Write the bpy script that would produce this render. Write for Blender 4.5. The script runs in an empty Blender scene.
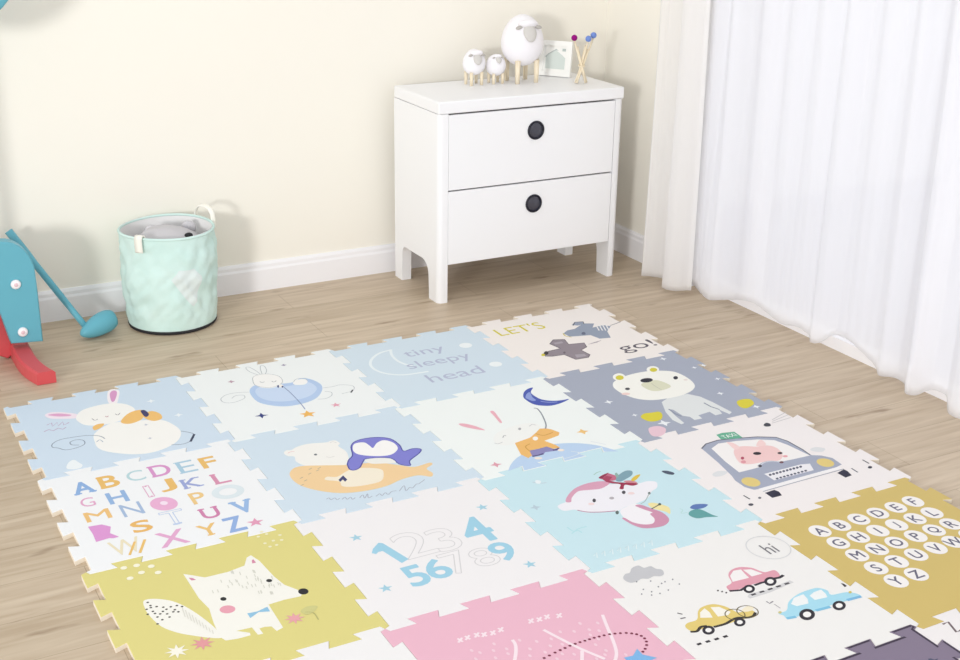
import bpy, bmesh, math, random
from mathutils import Vector, Matrix, noise
from mathutils.geometry import tessellate_polygon

PI = math.pi
sc = bpy.context.scene
col = sc.collection
rng = random.Random(11)

# ------------------------------------------------------------------ helpers
def lin(h):
    h = h.lstrip('#')
    out = []
    for k in (0, 2, 4):
        c = int(h[k:k+2], 16) / 255
        out.append(c / 12.92 if c <= .04045 else ((c + .055) / 1.055) ** 2.4)
    return (*out, 1)

MATS = {}
PRINT = .93                  # ink and foam reflect a little less than the swatch colours
def mat(name, hexc, rough=.6, spec=.3, metal=0, bump=0, bscale=200, coat=0):
    if name in MATS: return MATS[name]
    m = bpy.data.materials.new(name); m.use_nodes = True
    b = m.node_tree.nodes['Principled BSDF']
    k = PRINT if name.startswith(('print_', 'foam_top_')) else 1
    b.inputs['Base Color'].default_value = (*[c * k for c in lin(hexc)[:3]], 1)
    b.inputs['Roughness'].default_value = rough
    b.inputs['Specular IOR Level'].default_value = spec
    b.inputs['Metallic'].default_value = metal
    b.inputs['Coat Weight'].default_value = coat
    if bump:
        nt = m.node_tree
        tc = nt.nodes.new('ShaderNodeTexCoord'); n = nt.nodes.new('ShaderNodeTexNoise'); bp = nt.nodes.new('ShaderNodeBump')
        n.inputs['Scale'].default_value = bscale; n.inputs['Detail'].default_value = 4
        bp.inputs['Strength'].default_value = bump; bp.inputs['Distance'].default_value = .002
        nt.links.new(tc.outputs['Object'], n.inputs['Vector']); nt.links.new(n.outputs['Fac'], bp.inputs['Height'])
        nt.links.new(bp.outputs['Normal'], b.inputs['Normal'])
    MATS[name] = m
    return m

def tint(m, hexa, hexb, scale=(1, 1, 1), nscale=5, detail=4, lo=.35, hi=.65):
    nt = m.node_tree; b = nt.nodes['Principled BSDF']
    tc = nt.nodes.new('ShaderNodeTexCoord'); mp = nt.nodes.new('ShaderNodeMapping'); n = nt.nodes.new('ShaderNodeTexNoise'); r = nt.nodes.new('ShaderNodeValToRGB')
    mp.inputs['Scale'].default_value = scale; n.inputs['Scale'].default_value = nscale; n.inputs['Detail'].default_value = detail
    r.color_ramp.elements[0].color = lin(hexa); r.color_ramp.elements[0].position = lo
    r.color_ramp.elements[1].color = lin(hexb); r.color_ramp.elements[1].position = hi
    nt.links.new(tc.outputs['Object'], mp.inputs['Vector']); nt.links.new(mp.outputs['Vector'], n.inputs['Vector'])
    nt.links.new(n.outputs['Fac'], r.inputs['Fac']); nt.links.new(r.outputs['Color'], b.inputs['Base Color'])
    return m

class MB:
    """collects shapes in one bmesh; build() links them as ONE mesh object"""
    def __init__(s): s.bm = bmesh.new(); s.mats = []
    def mi(s, m):
        if m not in s.mats: s.mats.append(m)
        return s.mats.index(m)
    def face(s, vs, m, smooth=False):
        try: f = s.bm.faces.new(vs)
        except ValueError: return None
        f.material_index = s.mi(m); f.smooth = smooth; return f
    def box(s, lo, hi, m, bev=0, seg=2):
        (x0, y0, z0), (x1, y1, z1) = lo, hi
        v = [s.bm.verts.new(p) for p in ((x0,y0,z0),(x1,y0,z0),(x1,y1,z0),(x0,y1,z0),(x0,y0,z1),(x1,y0,z1),(x1,y1,z1),(x0,y1,z1))]
        fs = [s.face([v[k] for k in q], m) for q in ((3,2,1,0),(4,5,6,7),(0,1,5,4),(1,2,6,5),(2,3,7,6),(3,0,4,7))]
        if bev:
            es = list({e for f in fs for e in f.edges})
            r = bmesh.ops.bevel(s.bm, geom=es, offset=bev, segments=seg, affect='EDGES', profile=.5, clamp_overlap=True)
            for f in r['faces']: f.smooth = True; f.material_index = s.mi(m)
    def extrude(s, pts, axis, a, b, m, bev=0, seg=2):
        """closed 2D outline extruded from a to b along axis 0/1/2"""
        def P(p, t):
            q = [p[0], p[1]]; q.insert(axis, t); return q
        lo = [s.bm.verts.new(P(p, a)) for p in pts]; hi = [s.bm.verts.new(P(p, b)) for p in pts]
        n = len(pts)
        sides = [s.face([lo[k], lo[(k+1) % n], hi[(k+1) % n], hi[k]], m) for k in range(n)]
        c1 = s.face(lo[::-1], m); c2 = s.face(hi, m)
        fs = sides + [c1, c2]
        bmesh.ops.recalc_face_normals(s.bm, faces=fs)
        if bev:
            es = list(c1.edges) + list(c2.edges)
            r = bmesh.ops.bevel(s.bm, geom=es, offset=bev, segments=seg, affect='EDGES', profile=.5, clamp_overlap=True)
            for f in r['faces']: f.smooth = True; f.material_index = s.mi(m)
        return fs
    def rings(s, rings, m, cap0=True, cap1=True, smooth=True, closed=True):
        R = [[s.bm.verts.new(p) for p in r] for r in rings]
        n = len(R[0])
        for a, b in zip(R, R[1:]):
            for k in range(n if closed else n - 1):
                s.face([a[k], a[(k+1) % n], b[(k+1) % n], b[k]], m, smooth)
        if closed and cap0: s.face(R[0][::-1], m, False)
        if closed and cap1: s.face(R[-1], m, False)
        return R
    def lathe(s, prof, m, c=(0, 0, 0), n=32, axis='z', cap0=True, cap1=True):
        rs = []
        for r, z in prof:
            ring = []
            for k in range(n):
                a = 2 * PI * k / n
                if axis == 'z': p = (c[0] + r*math.cos(a), c[1] + r*math.sin(a), c[2] + z)
                elif axis == 'y': p = (c[0] + r*math.cos(a), c[1] - z, c[2] + r*math.sin(a))
                else: p = (c[0] + z, c[1] + r*math.cos(a), c[2] + r*math.sin(a))
                ring.append(p)
            rs.append(ring)
        s.rings(rs, m, cap0, cap1)
    def tube(s, pts, r, m, n=12, closed=False, flat=1.0):
        pts = [Vector(p) for p in pts]; rs = []
        N = len(pts); up = None
        for k, p in enumerate(pts):
            a = pts[(k-1) % N] if (closed or k > 0) else p
            b = pts[(k+1) % N] if (closed or k < N-1) else p
            t = (b - a).normalized()
            if up is None:
                up = Vector((0, 0, 1)) if abs(t.z) < .9 else Vector((1, 0, 0))
            u = (up - t * up.dot(t)).normalized(); w = t.cross(u); up = u
            rr = r[k] if isinstance(r, (list, tuple)) else r
            rs.append([p + u * rr * math.cos(2*PI*q/n) + w * rr * flat * math.sin(2*PI*q/n) for q in range(n)])
        if closed: rs.append(rs[0])
        s.rings(rs, m, not closed, not closed)
    def ball(s, c, r, m, n=20, rot=None, warp=None):
        rx, ry, rz = r if isinstance(r, (tuple, list)) else (r, r, r)
        rs = []
        for i in range(1, n):
            th = PI * i / n; ring = []
            for k in range(2 * n):
                ph = PI * k / n
                p = Vector((rx*math.sin(th)*math.cos(ph), ry*math.sin(th)*math.sin(ph), -rz*math.cos(th)))
                if warp: p = warp(p)
                if rot: p = rot @ p
                ring.append(p + Vector(c))
            rs.append(ring)
        s.rings(rs, m)
    def build(s, name, parent=None, loc=None, merge=False):
        if merge: bmesh.ops.remove_doubles(s.bm, verts=s.bm.verts, dist=1e-5)
        me = bpy.data.meshes.new(name); s.bm.to_mesh(me); s.bm.free()
        for m in s.mats: me.materials.append(m)
        o = bpy.data.objects.new(name, me); col.objects.link(o)
        if parent: o.parent = parent
        if loc: o.location = loc
        return o

def normals_out(mb): bmesh.ops.recalc_face_normals(mb.bm, faces=mb.bm.faces)
def tag(o, label, cat, group=None):
    o['label'] = label; o['category'] = cat
    if group: o['group'] = group
    return o
def thing(name, loc, label, cat, group=None, rz=0):
    o = bpy.data.objects.new(name, None); col.objects.link(o)
    o.location = loc; o.rotation_euler = (0, 0, rz); o.empty_display_size = .1
    return tag(o, label, cat, group)
def struct(o): o['kind'] = 'structure'; return o

def catmull(pts, sub=4, closed=False):
    n = len(pts); out = []
    if n < 3: return list(pts)
    rng_ = range(n) if closed else range(n - 1)
    for k in rng_:
        p0 = pts[(k-1) % n] if closed or k > 0 else pts[k]
        p1 = pts[k]; p2 = pts[(k+1) % n]
        p3 = pts[(k+2) % n] if closed or k + 2 < n else p2
        for q in range(sub):
            t = q / sub
            out.append(tuple(.5*((2*b) + (-a+c)*t + (2*a-5*b+4*c-d)*t*t + (-a+3*b-3*c+d)*t**3) for a, b, c, d in zip(p0, p1, p2, p3)))
    if not closed: out.append(tuple(pts[-1]))
    return out

# ------------------------------------------------------------------ materials
m_wall = mat('cream_wall_paint', '#f3efe5', .9, .1, bump=.05, bscale=300)
m_skirt = mat('white_skirting', '#f2f1f4', .5)
m_white = mat('white_lacquer', '#f1f1f3', .38, .35)
m_gap_shade = mat('drawer_box_gap_shade', '#5c5450', .8)  # drawer box darkened: the shade in the drawer gaps is in its colour
m_navy = mat('dark_pull_rim', '#20202c', .35)
m_pull = mat('dark_pull_dish', '#3d3d48', .3, .6)
m_wool = mat('white_wool', '#f1eff3', .85, .1, bump=.3, bscale=250)
m_face = mat('grey_felt_face', '#cfccc8', .8, .1)
m_ear = mat('grey_felt_ear', '#b9b5b0', .8, .1)
m_wood = tint(mat('pale_wood', '#eedfc2', .6), '#ebdbbb', '#f3e8d2', (40, 40, 4), 6)
m_mint = tint(mat('mint_fabric', '#cee7e2', .75, .15, bump=.25, bscale=500), '#c9e4de', '#d3ebe6', (1, 1, 1), 8)
m_mintpatch = mat('pale_print_on_fabric', '#dbe6e5', .75, .15, bump=.25, bscale=500)
m_lining = mat('white_lining', '#ebeaea', .8, .1)
m_strap = mat('cream_cotton_strap', '#f3f1e8', .8, .1)
m_black = mat('black_base', '#2a2a2e', .7)
m_grey = mat('grey_plush', '#c9c7cb', .95, .05, bump=.6, bscale=220)
m_blue = mat('blue_toy_plastic', '#62abbd', .42, .4)
m_red = mat('red_toy_plastic', '#cf5257', .42, .4)
m_bolt = mat('white_plastic', '#efecef', .4, .4)
m_screw = mat('pink_screw_centre', '#dfc0c8', .4, .5)
m_frame = mat('white_frame', '#f4f4f1', .5)
m_pic = mat('picture_paper', '#f5f5f2', .6)
m_pic2 = mat('picture_grey_green', '#d3dcd8', .6)
m_pic3 = mat('picture_grey', '#b9c2c0', .6)
m_mag = mat('magenta_pompom', '#93147a', .9, .1, bump=.5, bscale=300)
m_bpom = mat('blue_pompom', '#7690d2', .9, .1, bump=.5, bscale=300)
m_foam = mat('cream_foam_side', '#e8dfd0', .8, .1, bump=.1, bscale=300)

def sheer(name, hexc, transp):
    m = bpy.data.materials.new(name); m.use_nodes = True
    nt = m.node_tree; nt.nodes.clear()
    out = nt.nodes.new('ShaderNodeOutputMaterial'); d = nt.nodes.new('ShaderNodeBsdfDiffuse'); t = nt.nodes.new('ShaderNodeBsdfTranslucent')
    tr = nt.nodes.new('ShaderNodeBsdfTransparent'); a = nt.nodes.new('ShaderNodeMixShader'); b = nt.nodes.new('ShaderNodeMixShader')
    d.inputs['Color'].default_value = lin(hexc); t.inputs['Color'].default_value = lin(hexc)
    a.inputs['Fac'].default_value = .5
    b.inputs['Fac'].default_value = 1 - transp
    nt.links.new(d.outputs[0], a.inputs[1]); nt.links.new(t.outputs[0], a.inputs[2])
    nt.links.new(tr.outputs[0], b.inputs[1]); nt.links.new(a.outputs[0], b.inputs[2])
    nt.links.new(b.outputs[0], out.inputs['Surface'])
    return m
m_sheer = sheer('white_sheer_voile', '#f8f8fb', .36)
m_drape = sheer('white_drape_fabric', '#fcfbfb', .25)

def glass():
    m = bpy.data.materials.new('window_glass'); m.use_nodes = True
    nt = m.node_tree; nt.nodes.clear()
    out = nt.nodes.new('ShaderNodeOutputMaterial'); tr = nt.nodes.new('ShaderNodeBsdfTransparent'); g = nt.nodes.new('ShaderNodeBsdfGlossy'); x = nt.nodes.new('ShaderNodeMixShader')
    g.inputs['Roughness'].default_value = .03; x.inputs['Fac'].default_value = .05
    nt.links.new(tr.outputs[0], x.inputs[1]); nt.links.new(g.outputs[0], x.inputs[2]); nt.links.new(x.outputs[0], out.inputs['Surface'])
    return m
m_glass = glass()

def floor_mat():
    m = bpy.data.materials.new('oak_laminate_floor'); m.use_nodes = True
    nt = m.node_tree; N = nt.nodes.new; L = nt.links.new; b = nt.nodes['Principled BSDF']
    tc = N('ShaderNodeTexCoord'); br = N('ShaderNodeTexBrick')
    br.offset = .37; br.offset_frequency = 2
    br.inputs['Scale'].default_value = 1; br.inputs['Brick Width'].default_value = 1.25; br.inputs['Row Height'].default_value = .19
    br.inputs['Mortar Size'].default_value = .0012; br.inputs['Mortar Smooth'].default_value = .3; br.inputs['Bias'].default_value = 0
    br.inputs['Color1'].default_value = lin('#d0bfa9'); br.inputs['Color2'].default_value = lin('#c6b59e'); br.inputs['Mortar'].default_value = lin('#ab9982')
    mp = N('ShaderNodeMapping'); mp.inputs['Scale'].default_value = (1.2, 16, 1); n1 = N('ShaderNodeTexNoise'); n1.inputs['Scale'].default_value = 2.2; n1.inputs['Detail'].default_value = 7; n1.inputs['Distortion'].default_value = .6
    r1 = N('ShaderNodeValToRGB'); r1.color_ramp.elements[0].position = .3; r1.color_ramp.elements[0].color = lin('#d9d0c6'); r1.color_ramp.elements[1].position = .7; r1.color_ramp.elements[1].color = (1, 1, 1, 1)
    mx = N('ShaderNodeMixRGB'); mx.blend_type = 'MULTIPLY'; mx.inputs['Fac'].default_value = .75
    mp2 = N('ShaderNodeMapping'); mp2.inputs['Scale'].default_value = (2.2, 9, 1); n2 = N('ShaderNodeTexNoise'); n2.inputs['Scale'].default_value = 1.6; n2.inputs['Detail'].default_value = 3
    r2 = N('ShaderNodeValToRGB'); r2.color_ramp.elements[0].position = .24; r2.color_ramp.elements[0].color = lin('#a08a74'); r2.color_ramp.elements[1].position = .36; r2.color_ramp.elements[1].color = (1, 1, 1, 1)
    mx2 = N('ShaderNodeMixRGB'); mx2.blend_type = 'MULTIPLY'; mx2.inputs['Fac'].default_value = .7
    for a in (mp, mp2): L(tc.outputs['Object'], a.inputs['Vector'])
    L(tc.outputs['Object'], br.inputs['Vector']); L(mp.outputs[0], n1.inputs['Vector']); L(mp2.outputs[0], n2.inputs['Vector'])
    L(n1.outputs['Fac'], r1.inputs['Fac']); L(n2.outputs['Fac'], r2.inputs['Fac'])
    L(br.outputs['Color'], mx.inputs['Color1']); L(r1.outputs['Color'], mx.inputs['Color2'])
    L(mx.outputs[0], mx2.inputs['Color1']); L(r2.outputs['Color'], mx2.inputs['Color2']); L(mx2.outputs[0], b.inputs['Base Color'])
    b.inputs['Roughness'].default_value = .42; b.inputs['Specular IOR Level'].default_value = .35
    return m
m_floor = floor_mat()

# ------------------------------------------------------------------ the room
WX, WY = 2.98, .86           # inner faces of the window wall and the back wall
f = MB(); f.box((-2.6, -5.6, -.06), (WX + .12, WY + .12, 0), m_floor); struct(f.build('floor'))
w = MB(); w.box((-2.6, WY, 0), (WX + .12, WY + .12, 2.6), m_wall); struct(w.build('wall_back'))
OY0, OY1, OZ = .06, -3.2, 2.3
w = MB()
w.box((WX, OY0, 0), (WX + .12, WY, 2.6), m_wall)
w.box((WX, OY1, OZ), (WX + .12, OY0, 2.6), m_wall)
w.box((WX, -5.6, 0), (WX + .12, OY1, 2.6), m_wall)
struct(w.build('wall_right'))
def skirting(name, pts, dirn):
    """profile (depth, height) swept along a straight wall"""
    prof = [(0, 0), (.015, 0), (.015, .095), (.011, .105), (.011, .118), (.006, .13), (0, .13)]
    b = MB()
    if dirn == 'x': b.extrude([(WY - d, z) for d, z in prof], 0, pts[0], pts[1], m_skirt)
    else: b.extrude([(WX - d, z) for d, z in prof], 1, pts[0], pts[1], m_skirt)
    struct(b.build(name))
skirting('baseboard_back', (-2.6, WX - .0151), 'x')
skirting('baseboard_right', (OY0, WY), 'y')
# the glazed balcony door behind the curtain
wf = MB()
fx0, fx1 = WX + .02, WX + .08
wf.box((fx0, OY0 - .05, .0), (fx1, OY0, OZ), m_skirt); wf.box((fx0, OY1, .0), (fx1, OY1 + .05, OZ), m_skirt)
wf.box((fx0, OY1 + .05, .0), (fx1, OY0 - .05, .05), m_skirt); wf.box((fx0, OY1 + .05, OZ - .06), (fx1, OY0 - .05, OZ), m_skirt)
for y in (-.30, -1.25, -2.2): wf.box((fx0, y - .025, .05), (fx1, y + .025, OZ - .06), m_skirt)
win = struct(wf.build('window_1'))
pn = MB(); pn.box((WX + .046, OY1 + .05, .05), (WX + .054, OY0 - .05, OZ - .06), m_glass); pn.build('glass_pane', win)
m_balc = mat('pale_balcony_tiles', '#b4b4c2', .7); m_ext = mat('white_render', '#f6f6f8', .9, .1)
b = MB(); b.box((WX + .12, -5.6, -.08), (7.2, 1.17, -.02), m_balc); struct(b.build('balcony_floor'))
b = MB(); b.box((WX + .12, 1.17, -.08), (7.2, 1.3, 2.6), m_ext); struct(b.build('balcony_wall'))

# ------------------------------------------------------------------ foam play mat
T = .6; TX, TY, OX, OY = .6015, .606, -.006, .014   # tile pitch and the mat's back left corner
AMP = .025 * T; DT = .010 * T; TH = .015
def wave_pts():
    """one tile side from node to node: (along, displacement) in metres; first half -AMP, second half +AMP, four teeth, dovetailed"""
    pts = [(0, 0), (.012*T, -AMP)]
    for n in range(4):
        a = T * n / 4
        if n: pts.append((a - DT, -AMP))
        pts += [(a + T/8 + DT, -AMP), (a + T/8 - DT, AMP)]
        if n < 3: pts.append((a + T/4 + DT, AMP))
    pts += [(T - .012*T, AMP), (T, 0)]
    return pts
WP = wave_pts()
def tile_outline():
    h, g = TX / 2, TY / 2; kx, ky = TX / T, TY / T
    top = [(-h + t*kx, g + d) for t, d in WP]             # back edge, left to right
    bot = [(-h + t*kx, -g + d) for t, d in WP]
    lef = [(-h + d, g - t*ky) for t, d in WP]             # from back to front
    rig = [(h + d, g - t*ky) for t, d in WP]
    return lef[:-1] + bot[:-1] + rig[::-1][:-1] + top[::-1][:-1]   # counter-clockwise
def inset(loop, g):
    n = len(loop); out = []
    for k in range(n):
        p, q, r = Vector(loop[k-1]), Vector(loop[k]), Vector(loop[(k+1) % n])
        a = (q - p).normalized(); b = (r - q).normalized()
        na = Vector((-a.y, a.x)); nb = Vector((-b.y, b.x))
        m = na + nb; d = max(.35, 1 + na.dot(nb))
        out.append(tuple(q + m * (g / d)))
    return out
OUT = tile_outline()

ART = {
 (0, 0): [
  ('f','#f3e4ee',1,[-201,172,-179,186,-139,167,-102,131,-109,100,-155,116,-191,138]),
  ('f','#e2a8cc',1,[-192,169,-158,166,-123,138,-128,128,-163,141]),
  ('f','#f6eef2',1,[16,181,30,257,46,291,66,289,74,263,57,206,38,160]),
  ('f','#d99ac6',1,[28,190,39,258,57,280,64,256,39,188]),
  ('f','#f6f4f0',1,[-98,-115,-84,-50,-25,3,25,3,78,-15,141,-42,168,-102,173,-163,147,-222,99,-260,40,-274,-15,-257,-75,-208,-98,-165]),
  ('f','#f6f4f0',1,[-111,105,-85,152,-37,172,21,172,66,142,84,85,59,37,8,11,-49,6,-94,28,-111,67]),
  ('f','#f0bf72',1,[17,10,52,58,88,74,106,57,87,-3,46,-25,21,-15]),
  ('f','#f0bf72',1,[97,35,132,44,151,8,145,-32,116,-39,96,-7]),
  ('f','#f0bf72',1,[-78,4,-59,19,-38,14,-53,-12,-78,-24]),
  ('f','#3d3868',1,[97,61,112,62,116,22,99,6]),
  ('l','#8f8a90',3,1,[-65.1,73.1,-59.8,55.2,-48.2,59.5]),
  ('l','#8f8a90',3,1,[14.5,76.3,19.6,63.3,30.2,75.3]),
  ('l','#c08c98',3,1,[-19.9,72.8,-17.2,62.8,-10.5,69.8]),
  ('l','#7f8ca0',3,1,[-62.6,-104.1,-74.3,-75.9,-106.1,-55.2,-146.8,-47.6,-194.8,-47.5,-222.6,-68.1,-227.6,-93.5,-212.7,-107.1,-194.2,-131.8,-161.9,-132.6,-131.7,-116.7,-128.2,-87.1,-146.0,-71.9,-168.5,-79.5,-169.2,-102.6,-148.0,-114.8]),
  ('l','#7f8ca0',3,1,[174.6,-158.4,194.3,-178.0,205.8,-203.2,186.2,-241.4,155.2,-257.5,118.1,-246.7]),
  ('l','#39405a',8,1,[207.2,-200.7,195.6,-222.3,179.6,-250.8]),
  ('l','#a9b4c4',3,1,[-92.9,-117.4,-79.8,-105.1,-73.9,-126.9]),
  ('l','#bb9abd',4,0,[-210.4,86.8,-193.0,98.1,-195.6,69.4,-175.6,92.8,-178.3,64.1,-157.6,90.5,-160.4,61.8,-140.5,75.2]),
  ('l','#bb9abd',4,0,[-228.8,38.5,-211.9,48.0,-199.9,32.2,-181.9,46.1,-169.9,30.3,-157.5,40.5]),
  ('s','#eef3f8',151.0,128.6,16,4,0.4),
  ('s','#eef3f8',203.8,-28.5,16,4,0.4),
  ('s','#c3c4cf',69.0,-166.8,9,4,0.4),
  ('s','#c3c4cf',84.3,-57.1,9,4,0.4),
  ('f','#eef3f6',1,[-219,-265,-205,-228,-186,-216,-176,-243,-170,-264,-179,-282,-202,-282]),
 ],
 (1, 0): [
  ('f','#b4cbec',1,[-117,51,-86,99,-33,105,15,73,55,69,94,91,124,59,136,5,122,-44,79,-101,22,-126,-41,-124,-87,-94,-120,-40]),
  ('f','#c9daf3',1,[-97,49,-67,78,-6,48,51,42,101,46,113,0,100,-41,52,-80,-20,-85,-74,-58,-100,-9]),
  ('f','#f5f4f2',1,[-76,134,-55,189,-10,187,25,150,25,100,2,63,-34,52,-64,70,-78,103]),
  ('l','#b3b8be',2.4,1,[-75.5,133.9,-57.0,182.1,-10.1,187.2,24.9,149.9,24.8,100.4,4.6,69.9,-32.4,57.9,-61.5,75.5,-78.4,103.1,-75.5,133.9]),
  ('f','#f5f4f2',1,[55,69,91,84,106,60,85,30,51,42]),
  ('l','#b3b8be',2.4,1,[55.3,69.1,75.9,91.5,102.5,81.7,105.2,57.4]),
  ('l','#b3b8be',2.4,1,[-36.7,188.7,-55.1,231.3,-55.7,274.0,-42.8,276.2,-32.1,236.8,-27.6,192.5]),
  ('l','#b3b8be',2.4,1,[-21.4,189.4,-9.9,242.8,2.5,271.0,11.9,257.7,5.7,218.1,-11.1,184.3]),
  ('e','#f6f3ee',1.2,55.6,9.0,-4.5,-5.0,-13.5),
  ('e','#2f3c78',-8.4,55.5,3.0,-1.5,-4.4,-12.1),
  ('e','#2f3c78',4.7,45.8,3.0,-1.4,-3.0,-8.0),
  ('l','#8e9ec0',4,1,[7.2,44.6,10.8,-17.2,10.0,-112.0,5.4,-176.8]),
  ('l','#9c9ca4',3,1,[-52.7,125.9,-47.6,115.2,-37.5,118.3]),
  ('l','#9c9ca4',3,1,[-13.2,111.2,-8.1,100.5,3.5,107.8]),
  ('s','#eeb75e',-0.7,-217.6,30,5,0.45),
  ('s','#2c3a80',-146.6,-159.3,24,4,0.35),
  ('s','#e5a3b4',114.8,-189.7,20,5,0.4),
  ('s','#a9a2b8',80.4,237.7,12,4,0.5),
  ('s','#c0a2b0',-145.4,171.8,14,4,0.5),
  ('l','#b3b8be',2.4,1,[-119.4,52.2,-158.0,66.6,-198.7,65.1,-227.8,36.7,-224.9,1.9,-194.8,-10.1,-152.2,6.7,-145.8,34.2,-171.7,42.5,-191.4,26.2]),
  ('l','#b3b8be',2.4,1,[131.2,-29.7,165.8,-34.1,197.6,-30.6,234.2,-60.0,217.3,-99.4,171.4,-107.9]),
  ('l','#b3b8be',2.4,1,[124.6,-61.2,141.9,-77.6,133.8,-104.7,106.0,-121.8,76.4,-114.7]),
  ('l','#3c3c48',6,1,[220.1,-92.9,204.1,-113.2]),
 ],
 (2, 0): [
  ('l','#e9f2f6',11,1,[-99.1,201.3,-150.4,189.0,-201.4,145.7,-229.8,90.3,-230.2,32.6,-204.9,-14.6,-159.2,-47.0,-102.1,-55.6,-60.9,-58.6]),
  ('l','#e9f2f6',11,1,[-94.5,205.9,-114.8,150.2,-119.8,88.5,-108.8,45.1,-90.1,16.4]),
  ('t','#b5bcd4','tiny',13.7,123.2,82,170,'f',1,0),
  ('t','#b5bcd4','sleepy',20.1,12.3,88,265,'f',1,0),
  ('t','#b5bcd4','head',16.6,-123.7,75,225,'f',1,0),
  ('e','#eff5f7',188.0,116.0,22.9,-11.3,-12.6,-23.7),
  ('e','#eff5f7',198.8,-106.8,22.2,-11.0,-12.1,-21.9),
 ],
 (3, 0): [
  ('t','#d6cb3c',"LET'S",-130.0,182.2,80,215,'f',0,0),
  ('t','#5b5560','go!',189.4,-192.6,95,165,'f',0,0),
  ('f','#96a0b2',0,[3,59,37,82,73,83,138,122,179,101,146,63,201,69,223,44,176,0,149,-66,103,-56,91,-6,48,5,6,17]),
  ('f','#96a0b2',0,[85,126,116,151,152,142,138,113,105,110]),
  ('l','#c8b93c',5,1,[2.6,58.6,-4.8,30.8,10.3,7.8]),
  ('l','#4c4c54',4,0,[87.6,118.8,115.0,149.3,150.2,140.4,137.7,116.2]),
  ('e','#666e84',76.3,22.5,7.6,-3.7,-9.0,-14.0),
  ('l','#f1efee',5,0,[177.2,85.9,151.8,22.6]),
  ('l','#f1efee',5,0,[189.6,79.8,164.1,16.6]),
  ('l','#f1efee',5,0,[202.0,73.7,176.3,10.6]),
  ('l','#f1efee',5,0,[214.4,67.7,188.6,4.6]),
  ('l','#8c8890',4,0,[225.2,51.5,269.0,62.9]),
  ('l','#8c8890',4,0,[242.9,56.5,279.5,66.1]),
  ('l','#8c8890',4,0,[260.8,61.4,290.0,69.3]),
  ('f','#928890',0,[-185,-97,-152,-82,-96,-77,-107,-16,-71,16,-28,1,-43,-53,22,-67,6,-110,-32,-128,-27,-184,-49,-205,-104,-202,-117,-140,-169,-134,-191,-123]),
  ('l','#5a525c',4,0,[-184.8,-97.2,-151.8,-81.8,-96.3,-77.0,-107.2,-16.5,-70.6,16.5,-28.4,0.9,-42.9,-53.2,21.5,-67.1,5.7,-109.7,-32.4,-128.2,-27.4,-184.5,-48.6,-205.4,-103.6,-202.2,-116.8,-140.5,-169.4,-133.9,-191.1,-123.2,-184.8,-97.2]),
  ('f','#aaa2aa',0,[-80,-158,-43,-167,-46,-190,-90,-188]),
  ('f','#aaa2aa',0,[-89,-13,-50,-14,-54,-32,-91,-32]),
  ('e','#3b3438',-170.8,-94.4,8.0,-3.9,-10.2,-16.8),
  ('e','#d8cc3a',-191.9,-105.9,6.5,-3.2,-6.7,-11.1),
  ('e','#6e646c',-105.1,-121.9,4.3,-2.1,-5.9,-9.3),
  ('l','#b9aeb4',4,0,[27.7,-87.9,73.7,-85.2]),
  ('l','#b9aeb4',4,0,[41.6,-84.6,84.8,-80.4]),
  ('l','#b9aeb4',4,0,[55.5,-81.3,95.9,-75.6]),
 ],
 (0, 1): [
  ('t','#8db0de','A',-202.1,187.1,78,57.4,'b',1,0),
  ('t','#e8bb6c','B',-123.8,193.9,80,54.1,'b',1,0),
  ('t','#b5d3da','C',-41.3,194.8,72,54.1,'f',0,0),
  ('t','#d794c8','D',36.4,197.2,78,59.0,'m',1,0),
  ('t','#a9cade','E',116.3,185.7,84,54.1,'f',1,0),
  ('t','#e8bb6c','F',186.4,184.6,74,45.9,'b',0,0),
  ('t','#e0a6c8','G',-210.2,88.8,58,41.0,'f',0,0),
  ('t','#93b4de','H',-124.6,80.8,72,54.1,'b',0,0),
  ('t','#dfa6c6','I',-32.1,76.0,78,16.4,'o',1,0),
  ('t','#e8bb6c','J',28.5,89.8,78,45.9,'b',0,0),
  ('t','#9aa6d6','K',97.6,71.0,64,54.1,'m',1,0),
  ('t','#d892b0','L',187.7,61.4,70,47.6,'m',1,0),
  ('t','#ecc07c','M',-202.1,-4.5,60,70.5,'m',0,0),
  ('t','#a4bada','N',-105.1,-12.3,80,60.7,'f',0,0),
  ('t','#ecc888','P',87.3,-30.9,72,41.0,'m',0,0),
  ('t','#e8b668','S',-105.8,-123.6,66,52.5,'b',0,0),
  ('t','#bccbe8','T',-9.8,-116.4,88,65.6,'o',1,0),
  ('t','#cf82ac','U',92.2,-135.9,66,50.8,'m',1,0),
  ('t','#98b8e2','V',189.8,-142.1,76,59.0,'b',1,0),
  ('t','#eadfc0','W',-173.9,-216.8,84,85.3,'f',0,0),
  ('t','#e3a9cf','X',-47.1,-229.9,84,78.7,'m',0,0),
  ('t','#ebc27a','Y',57.6,-230.5,66,54.1,'m',1,0),
  ('t','#93b0e0','Z',133.9,-232.4,84,49.2,'b',0,0),
  ('l','#eabf70',7,0,[-176.0,-268.5,-144.6,-202.2]),
  ('l','#eabf70',8,0,[-148.0,-269.7,-116.6,-202.8]),
  ('f','#dc98d2',0,[-242,-59,-204,-64,-184,-88,-195,-124,-177,-156,-193,-157,-203,-151,-241,-156,-239,-109]),
  ('e','#e8aed2',-12.5,-21.7,36.7,-18.6,-11.2,-40.7),
  ('e','#f4dfee',-11.4,-17.7,10.4,-5.2,-3.3,-11.9),
  ('r','#dde7ec',179.6,-34.0,38,34,22),
  ('s','#e39cba',190.9,-249.8,26,5,0.4),
 ],
 (1, 1): [
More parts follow.
